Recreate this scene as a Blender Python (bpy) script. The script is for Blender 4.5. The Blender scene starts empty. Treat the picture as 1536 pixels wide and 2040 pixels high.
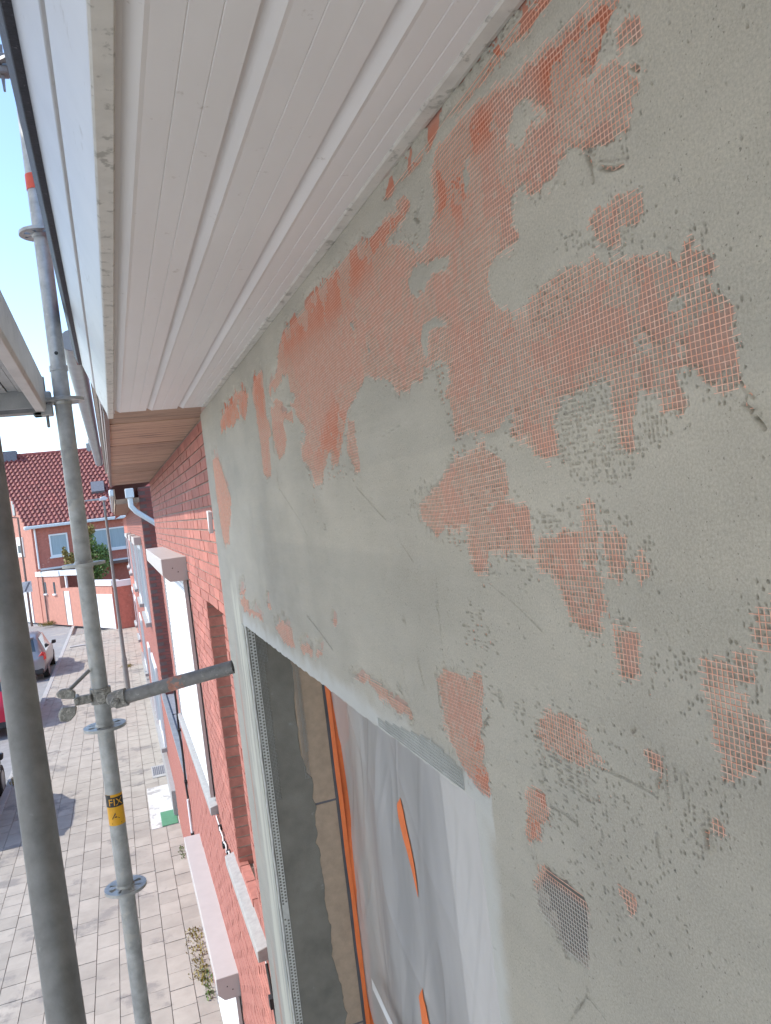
import bpy, math, json, random
import numpy as np
from mathutils import Vector, Matrix

S = bpy.context.scene
COL = S.collection
random.seed(7)
# ------------------------------------------------------------------ camera
# wall plane x=0 (street side is -x), street runs along +y, camera height z=0
CAMX = -0.41
G = -5.2                      # street level
cam_d = bpy.data.cameras.new('camera')
cam_d.sensor_fit = 'VERTICAL'
cam_d.sensor_height = 24.0
cam_d.lens = 24.0 * 1535.0 / 2040.0
cam_d.clip_start = 0.02
cam_d.clip_end = 3000
cam = bpy.data.objects.new('camera', cam_d)
COL.objects.link(cam)
_Y = Vector((-542.0, 28.0, 1535.0)).normalized()
_zd = Vector((0.12, 1.0, -(0.12 * _Y.x + _Y.y) / _Y.z)).normalized()
_X = _zd.cross(_Y)
if _X.x < 0: _X.negate()
_Z = -_zd
# image axes (right, down, forward) expressed in the world
r_ = Vector((_X.x, _Y.x, _Z.x)); d_ = Vector((_X.y, _Y.y, _Z.y)); f_ = Vector((_X.z, _Y.z, _Z.z))
M = Matrix(((r_.x, -d_.x, -f_.x, CAMX), (r_.y, -d_.y, -f_.y, 0), (r_.z, -d_.z, -f_.z, 0), (0, 0, 0, 1)))
cam.matrix_world = M
S.camera = cam
# ------------------------------------------------------------------ sky and sun
SUN_EL = math.radians(44.5)
SUN_AZ = math.radians(12)      # sun stands over the street (-x), turned this much towards +y
sv = Vector((-math.cos(SUN_AZ) * math.cos(SUN_EL), math.sin(SUN_AZ) * math.cos(SUN_EL), math.sin(SUN_EL)))
w = bpy.data.worlds.new('World'); S.world = w; w.use_nodes = True
nt = w.node_tree
sky = nt.nodes.new('ShaderNodeTexSky'); sky.sky_type = 'NISHITA'; sky.sun_disc = False
sky.sun_elevation = SUN_EL
sky.sun_rotation = math.atan2(sv.x, sv.y)
sky.air_density = 1.0; sky.dust_density = 0.2; sky.ozone_density = 2.0
nt.links.new(sky.outputs[0], nt.nodes['Background'].inputs[0])
nt.nodes['Background'].inputs[1].default_value = 0.15
sl = bpy.data.lights.new('sun', 'SUN'); sl.energy = 2.0; sl.angle = math.radians(0.53); sl.color = (1.0, 0.95, 0.88)
so = bpy.data.objects.new('sun', sl); COL.objects.link(so)
so.rotation_euler = (-sv).to_track_quat('-Z', 'Y').to_euler()
S.view_settings.view_transform = 'Standard'
S.view_settings.look = 'None'
S.view_settings.gamma = 1.0
S.view_settings.exposure = 1.34
S.render.engine = 'CYCLES'
S.cycles.max_bounces = 7
S.cycles.use_adaptive_sampling = True
S.cycles.adaptive_threshold = 0.02

# ------------------------------------------------------------------ helpers
def tag(o, label=None, cat=None, group=None, kind=None):
    if label: o['label'] = label
    if cat: o['category'] = cat
    if group: o['group'] = group
    if kind: o['kind'] = kind
    return o

def empty(name, loc, label, cat, group=None):
    o = bpy.data.objects.new(name, None); COL.objects.link(o)
    o.location = loc; o.empty_display_size = 0.1
    return tag(o, label, cat, group)

def link(name, me, parent=None, mats=None):
    o = bpy.data.objects.new(name, me); COL.objects.link(o)
    if parent is not None:
        o.parent = parent
        if parent.type == 'EMPTY':
            o.matrix_parent_inverse = Matrix.Translation(-Vector(parent.location))
    return o

class MB:
    def __init__(s): s.v = []; s.f = []
    def add(s, vs, fs):
        n = len(s.v); s.v += [tuple(p) for p in vs]; s.f += [tuple(i + n for i in q) for q in fs]; return s
    def box(s, x0, x1, y0, y1, z0, z1):
        return s.add([(x0,y0,z0),(x1,y0,z0),(x1,y1,z0),(x0,y1,z0),(x0,y0,z1),(x1,y0,z1),(x1,y1,z1),(x0,y1,z1)],
                     [(0,3,2,1),(4,5,6,7),(0,1,5,4),(1,2,6,5),(2,3,7,6),(3,0,4,7)])
    def hexa(s, a, b):      # two quads (4 points each) -> solid
        return s.add(list(a) + list(b), [(3,2,1,0),(4,5,6,7),(0,1,5,4),(1,2,6,5),(2,3,7,6),(3,0,4,7)])
    def tube(s, p0, p1, r0, r1=None, n=16, cap=True):
        r1 = r0 if r1 is None else r1
        p0 = Vector(p0); p1 = Vector(p1); d = (p1 - p0).normalized()
        a = d.orthogonal().normalized(); b = d.cross(a)
        vs = []
        for p, r in ((p0, r0), (p1, r1)):
            for i in range(n):
                t = 2 * math.pi * i / n
                vs.append(p + a * (r * math.cos(t)) + b * (r * math.sin(t)))
        fs = [(i, (i+1) % n, n + (i+1) % n, n + i) for i in range(n)]
        if cap: fs += [tuple(range(n))[::-1], tuple(range(n, 2*n))]
        return s.add(vs, fs)
    def path(s, pts, r, n=8):
        pts = [Vector(p) for p in pts]; vs = []; a = None
        for i, p in enumerate(pts):
            d = (pts[min(i+1, len(pts)-1)] - pts[max(i-1, 0)]).normalized()
            a = d.orthogonal().normalized() if a is None else (a - d * a.dot(d)).normalized()
            b = d.cross(a)
            for k in range(n):
                t = 2*math.pi*k/n; vs.append(p + a*(r*math.cos(t)) + b*(r*math.sin(t)))
        fs = [(i*n+k, i*n+(k+1) % n, (i+1)*n+(k+1) % n, (i+1)*n+k) for i in range(len(pts)-1) for k in range(n)]
        fs += [tuple(range(n))[::-1], tuple(range((len(pts)-1)*n, len(pts)*n))]
        return s.add(vs, fs)
    def prism(s, poly, axis, a0, a1):   # poly of 2D points, extruded along axis
        n = len(poly)
        def P(p, a):
            if axis == 'x': return (a, p[0], p[1])
            if axis == 'y': return (p[0], a, p[1])
            return (p[0], p[1], a)
        vs = [P(p, a0) for p in poly] + [P(p, a1) for p in poly]
        fs = [(i, (i+1) % n, n+(i+1) % n, n+i) for i in range(n)] + [tuple(range(n))[::-1], tuple(range(n, 2*n))]
        return s.add(vs, fs)
    def mesh(s, name):
        me = bpy.data.meshes.new(name); me.from_pydata(s.v, [], s.f); me.update()
        import bmesh
        bm = bmesh.new(); bm.from_mesh(me); bmesh.ops.recalc_face_normals(bm, faces=bm.faces); bm.to_mesh(me); bm.free()
        return me
    def build(s, name, m, parent=None, bevel=0, smooth=False, seg=1):
        me = s.mesh(name); me.materials.append(m)
        if smooth:
            me.polygons.foreach_set('use_smooth', [True] * len(me.polygons))
        o = link(name, me, parent)
        if smooth:
            md = o.modifiers.new('edges', 'EDGE_SPLIT'); md.split_angle = math.radians(40)
        if bevel:
            md = o.modifiers.new('bevel', 'BEVEL'); md.width = bevel; md.segments = seg; md.limit_method = 'ANGLE'
        return o

def rawmesh(name, V, Q):
    V = np.asarray(V, dtype=np.float32).reshape(-1, 3); Q = np.asarray(Q, dtype=np.int32).reshape(-1, 4)
    me = bpy.data.meshes.new(name)
    me.vertices.add(len(V)); me.vertices.foreach_set('co', V.ravel())
    me.loops.add(Q.size); me.loops.foreach_set('vertex_index', Q.ravel())
    me.polygons.add(len(Q)); me.polygons.foreach_set('loop_start', np.arange(0, Q.size, 4, dtype=np.int32))
    me.polygons.foreach_set('loop_total', np.full(len(Q), 4, dtype=np.int32))
    me.update(calc_edges=True)
    return me

def attr(me, name, vals):
    a = me.attributes.new(name, 'FLOAT', 'POINT'); a.data.foreach_set('value', np.asarray(vals, dtype=np.float32))

# ------------------------------------------------------------------ materials
def newmat(name):
    m = bpy.data.materials.new(name); m.use_nodes = True
    return m, m.node_tree.nodes, m.node_tree.links, m.node_tree.nodes['Principled BSDF']
def noise(nd, lk, scale, detail=4, rough=.55, vec=None, stretch=None):
    n = nd.new('ShaderNodeTexNoise'); n.inputs['Scale'].default_value = scale
    n.inputs['Detail'].default_value = detail; n.inputs['Roughness'].default_value = rough
    g = nd.new('ShaderNodeNewGeometry')
    src = g.outputs['Position'] if vec is None else vec
    if stretch:
        mp = nd.new('ShaderNodeMapping'); mp.inputs['Scale'].default_value = stretch
        lk.new(src, mp.inputs['Vector']); src = mp.outputs[0]
    lk.new(src, n.inputs['Vector'])
    return n.outputs['Fac']
def ramp(nd, lk, fac, stops, interp='LINEAR'):
    r = nd.new('ShaderNodeValToRGB'); r.color_ramp.interpolation = interp
    e = r.color_ramp.elements
    while len(e) < len(stops): e.new(.5)
    for i, (p, c) in enumerate(stops):
        e[i].position = p; e[i].color = (*c, 1) if len(c) == 3 else c
    lk.new(fac, r.inputs[0]); return r.outputs[0]
def mixc(nd, lk, fac, a, b, mode='MIX'):
    m = nd.new('ShaderNodeMix'); m.data_type = 'RGBA'; m.blend_type = mode
    for s_, v in ((m.inputs[0], fac), (m.inputs[6], a), (m.inputs[7], b)):
        if hasattr(v, 'is_output'): lk.new(v, s_)
        else: s_.default_value = v if isinstance(v, float) else (*v, 1)
    return m.outputs[2]
def bump(nd, lk, bs, h, dist, strength=1.0):
    b = nd.new('ShaderNodeBump'); b.inputs['Distance'].default_value = dist; b.inputs['Strength'].default_value = strength
    lk.new(h, b.inputs['Height']); lk.new(b.outputs[0], bs.inputs['Normal']); return b
def simple(name, col, rough=.7, var=.18, scale=12, bmp=0, bscale=80, metal=0, spec=.5, stretch=None, dirt=None, objvar=0):
    m, nd, lk, bs = newmat(name)
    a = tuple(c * (1 - var) for c in col); b = tuple(min(1, c * (1 + var)) for c in col)
    c = ramp(nd, lk, noise(nd, lk, scale, 5, .6, stretch=stretch), [(.3, a), (.7, b)])
    if objvar:
        oi = nd.new('ShaderNodeObjectInfo')
        k = ramp(nd, lk, oi.outputs['Random'], [(0, (1-objvar,)*3), (1, (1+objvar,)*3)])
        c = mixc(nd, lk, 1.0, c, k, 'MULTIPLY')
    if dirt:
        f = ramp(nd, lk, noise(nd, lk, dirt[1], 6, .65, stretch=dirt[3] if len(dirt) > 3 else None), [(dirt[2], (0,0,0)), (min(1, dirt[2]+.07), (1,1,1))])
        c = mixc(nd, lk, f, c, dirt[0])
    lk.new(c, bs.inputs['Base Color'])
    bs.inputs['Roughness'].default_value = rough; bs.inputs['Metallic'].default_value = metal
    bs.inputs['Specular IOR Level'].default_value = spec
    if bmp: bump(nd, lk, bs, noise(nd, lk, bscale, 5, .6, stretch=stretch), bmp)
    return m

MT = {}
def mats():
    # wet cement base coat
    m, nd, lk, bs = newmat('base_coat')
    big = ramp(nd, lk, noise(nd, lk, 2.6, 6, .62), [(.30, (.41,.375,.315)), (.5, (.475,.437,.366)), (.70, (.535,.49,.41))])
    arc = ramp(nd, lk, noise(nd, lk, 5, 5, .65, stretch=(1, .5, 3.2)), [(.35, (.965,.965,.97)), (.65, (1.04,1.035,1.03))])
    big = mixc(nd, lk, 1.0, big, arc, 'MULTIPLY')
    fine = ramp(nd, lk, noise(nd, lk, 420, 3, .7), [(.25, (.74,.74,.74)), (.75, (1.12,1.12,1.10))])
    c = mixc(nd, lk, 1.0, big, fine, 'MULTIPLY')
    spk = ramp(nd, lk, noise(nd, lk, 300, 2, .5), [(.68, (0,0,0)), (.74, (.75,.75,.75))])
    c = mixc(nd, lk, spk, c, (.17,.155,.13))
    sm = ramp(nd, lk, noise(nd, lk, 9, 5, .6, stretch=(1,.35,1.6)), [(.5, (0,0,0)), (.78, (.45,.45,.45))])
    c = mixc(nd, lk, sm, c, (.52,.48,.41))
    at = nd.new('ShaderNodeAttribute'); at.attribute_name = 'edge'
    c = mixc(nd, lk, at.outputs['Fac'], c, (.58,.575,.54))
    a2 = nd.new('ShaderNodeAttribute'); a2.attribute_name = 'cream'
    c = mixc(nd, lk, a2.outputs['Fac'], c, (.60,.57,.47))
    a3 = nd.new('ShaderNodeAttribute'); a3.attribute_name = 'pink'
    c = mixc(nd, lk, a3.outputs['Fac'], c, (.50,.27,.20))
    lk.new(c, bs.inputs['Base Color']); bs.inputs['Roughness'].default_value = .82
    bs.inputs['Specular IOR Level'].default_value = .3
    bump(nd, lk, bs, noise(nd, lk, 650, 4, .7), .0006, .8)
    MT['base_coat'] = m
    # adhesive coat behind the mesh
    m, nd, lk, bs = newmat('adhesive_coat')
    c = ramp(nd, lk, noise(nd, lk, 60, 5, .65), [(.3, (.43,.31,.255)), (.7, (.53,.36,.29))])
    at = nd.new('ShaderNodeAttribute'); at.attribute_name = 'vivid'
    c = mixc(nd, lk, at.outputs['Fac'], c, (.55,.165,.085))
    ag = nd.new('ShaderNodeAttribute'); ag.attribute_name = 'grey'
    c = mixc(nd, lk, ag.outputs['Fac'], c, (.17,.16,.14))
    lk.new(c, bs.inputs['Base Color']); bs.inputs['Roughness'].default_value = .9
    bump(nd, lk, bs, noise(nd, lk, 500, 4, .7), .0005)
    MT['adhesive'] = m
    m, nd, lk, bs = newmat('glass_fibre')
    at = nd.new('ShaderNodeAttribute'); at.attribute_name = 'grey'
    c = ramp(nd, lk, noise(nd, lk, 90, 4, .6), [(.3, (.80,.36,.24)), (.55, (.86,.52,.39)), (.75, (.86,.67,.55))])
    c = mixc(nd, lk, at.outputs['Fac'], c, (.58,.555,.50))
    av = nd.new('ShaderNodeAttribute'); av.attribute_name = 'vivid'
    c = mixc(nd, lk, av.outputs['Fac'], c, (.78,.33,.20))
    lk.new(c, bs.inputs['Base Color']); bs.inputs['Roughness'].default_value = .55
    MT['fibre'] = m
    MT['white_net'] = simple('white_net', (.52,.52,.49), .6)
    MT['bead'] = simple('bead_pvc', (.66,.66,.62), .5, .12, 40, dirt=((.36,.36,.33), 60, .66))
    MT['cream'] = simple('cream_render', (.50,.48,.40), .85, .12, 20, .0008, 300, dirt=((.36,.355,.315), 9, .50, (1,1.2,.18)))
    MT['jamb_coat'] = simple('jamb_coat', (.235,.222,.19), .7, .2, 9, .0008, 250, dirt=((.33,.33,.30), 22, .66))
    MT['stone'] = simple('beige_stone', (.52,.40,.295), .75, .12, 30, .0006, 300)
    MT['joint'] = simple('grey_joint', (.17,.17,.19), .8)
    MT['tape'] = simple('orange_tape', (.86,.19,.04), .45, .08, 20)
    MT['pvc'] = simple('soffit_pvc', (.70,.665,.64), .45, .05, 4, stretch=(1,.3,1), dirt=((.52,.47,.43), 34, .66))
    MT['pvc_fascia'] = simple('fascia_pvc', (.58,.575,.58), .45, .05, 6, dirt=((.45,.43,.41), 26, .62, (1,.25,1)))
    MT['pvc_old'] = simple('old_trim_pvc', (.58,.55,.50), .55, .1, 25, dirt=((.36,.34,.30), 45, .56))
    MT['rubber'] = simple('roofing_rubber', (.035,.036,.045), .6, .3, 60, .001, 200, dirt=((.18,.18,.19), 120, .62))
    MT['galv'] = simple('galvanised_steel', (.42,.42,.41), .42, .22, 30, .0003, 400, metal=.55, dirt=((.50,.50,.47), 42, .60))
    MT['galv_dark'] = simple('dull_galvanised_tube', (.24,.235,.23), .5, .2, 25, .0003, 300, metal=.4, dirt=((.30,.30,.29), 60, .66))
    MT['tie'] = simple('worn_tie_tube', (.25,.245,.24), .55, .25, 40, .0004, 300, metal=.3, dirt=((.38,.37,.35), 70, .60))
    MT['cement_tube'] = simple('cement_spattered_tube', (.40,.405,.40), .48, .28, 22, .0006, 220, metal=.35, dirt=((.46,.45,.42), 18, .56))
    MT['coupler'] = simple('spattered_coupler', (.30,.29,.27), .65, .3, 70, .0012, 260, metal=.3, dirt=((.50,.48,.44), 110, .52))
    MT['deck'] = simple('deck_steel', (.42,.42,.42), .45, .15, 18, .0004, 200, metal=.45, dirt=((.70,.70,.68), 60, .66, (1,.4,1)))
    MT['rail'] = simple('deck_rail_alu', (.55,.53,.50), .4, .12, 12, metal=.5, dirt=((.33,.31,.29), 30, .64))
    MT['redtape'] = simple('red_tape', (.72,.10,.05), .5, .1, 40)
    MT['yellow'] = simple('yellow_label', (.80,.40,.015), .4, .06, 60)
    MT['black'] = simple('black_print', (.03,.03,.03), .45)
    # bricks
    MT['brick'] = simple('red_brick', (.39,.145,.11), .85, .16, 26, .0016, 120, objvar=.16, dirt=((.46,.22,.17), 9, .62))
    MT['brick_wall'] = simple('red_brick_far', (.46,.16,.115), .85, .14, 6, .001, 60, dirt=((.54,.26,.20), 5, .6))
    MT['brick_shaded'] = simple('shaded_red_brick', (.24,.075,.062), .85, .2, 6, .0015, 90)  # darker copy of the brick, shade painted into the row house side wall
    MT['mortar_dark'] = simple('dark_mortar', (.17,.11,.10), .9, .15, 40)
    MT['mortar'] = simple('mortar', (.31,.235,.19), .9, .15, 40, .001, 200)
    MT['orange_brick'] = simple('orange_brick', (.50,.225,.165), .85, .1, 5)
    MT['white'] = simple('white_pvc', (.78,.78,.77), .45, .03, 5)
    MT['shutter'] = simple('white_shutter', (.80,.80,.80), .4, .02, 5)
    MT['box'] = simple('beige_box', (.45,.41,.38), .5, .04, 8)
    MT['sill'] = simple('blue_stone_sill', (.33,.32,.305), .7, .14, 30, .0004, 200)
    MT['wood'] = simple('weathered_wood', (.44,.30,.21), .75, .25, 3, .001, 30, stretch=(1,14,1), objvar=.18, dirt=((.25,.175,.13), 2.2, .54, (1,7,1)))
    MT['brownwood'] = simple('brown_board', (.17,.11,.09), .55, .15, 8, stretch=(1,.2,1))
    MT['zinc'] = simple('zinc', (.33,.35,.36), .45, .15, 10, metal=.4)
    MT['zinc_white'] = simple('painted_gutter', (.62,.66,.68), .4, .1, 10)
    MT['flatroof'] = simple('grey_roofing', (.25,.25,.27), .8, .15, 8)
    MT['tile'] = simple('clay_tile', (.24,.062,.05), .6, .25, 5, objvar=.22)
    MT['pavers'] = simple('concrete_paver', (.37,.33,.275), .9, .13, 3, .002, 40, objvar=.09, dirt=((.26,.235,.205), 1.6, .56))
    MT['paverbed'] = simple('paver_joint_sand', (.25,.22,.18), .95, .2, 6)
    MT['asphalt'] = simple('road_surface', (.28,.27,.26), .9, .12, 5, .003, 60, dirt=((.36,.33,.29), 1.0, .58))
    MT['ground'] = simple('dusty_ground', (.30,.285,.26), .95, .15, .4)
    MT['kerb'] = simple('kerb_concrete', (.40,.385,.36), .85, .1, 6)
    MT['glass'] = simple('window_glass', (.05,.07,.08), .08, .1, 2, spec=.8)
    MT['curtain'] = simple('net_curtain', (.34,.42,.45), .6, .12, 9, stretch=(6,6,.2))
    MT['leaf'] = simple('leaf', (.11,.17,.035), .6, .35, 3, objvar=.3)
    MT['leaf2'] = simple('yellow_leaf', (.26,.20,.05), .6, .35, 6)
    MT['twig'] = simple('twig', (.09,.06,.04), .8)
    MT['silver'] = simple('silver_paint', (.30,.30,.31), .3, .03, 2, metal=.5)
    MT['red'] = simple('red_paint', (.52,.02,.05), .28, .03, 2)
    MT['darkpaint'] = simple('dark_paint', (.03,.035,.05), .25, .05, 2)
    MT['tyre'] = simple('tyre', (.02,.02,.02), .85)
    MT['plastic'] = simple('black_plastic', (.03,.03,.03), .55)
    MT['lamp_red'] = simple('tail_lamp', (.60,.02,.02), .25)
    MT['cable'] = simple('black_cable', (.02,.02,.02), .6)
    MT['green'] = simple('green_cover', (.09,.25,.13), .5, .08, 10)
    MT['post'] = simple('lamp_post', (.24,.22,.20), .6, .12, 4)
    MT['signgrey'] = simple('sign_plate', (.55,.55,.55), .5)
    # masking film
    m, nd, lk, bs = newmat('masking_film')
    bs.inputs['Base Color'].default_value = (.80,.765,.73,1); bs.inputs['Roughness'].default_value = .27
    bs.inputs['Specular IOR Level'].default_value = .8
    tr = nd.new('ShaderNodeBsdfTransparent'); tr.inputs[0].default_value = (.96,.935,.91,1)
    tl = nd.new('ShaderNodeBsdfTranslucent'); tl.inputs[0].default_value = (.82,.79,.75,1)
    mx = nd.new('ShaderNodeMixShader'); mx2 = nd.new('ShaderNodeMixShader'); mx2.inputs[0].default_value = .25
    lk.new(bs.outputs[0], mx2.inputs[1]); lk.new(tl.outputs[0], mx2.inputs[2])
    lk.new(tr.outputs[0], mx.inputs[1]); lk.new(mx2.outputs[0], mx.inputs[2])
    fz = ramp(nd, lk, noise(nd, lk, 4, 2, .5, stretch=(1,2.0,.4)), [(.3, (.64,.64,.64)), (.7, (.78,.78,.78))])
    lk.new(fz, mx.inputs[0])
    lk.new(mx.outputs[0], nd['Material Output'].inputs[0])
    MT['film'] = m
mats()

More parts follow.
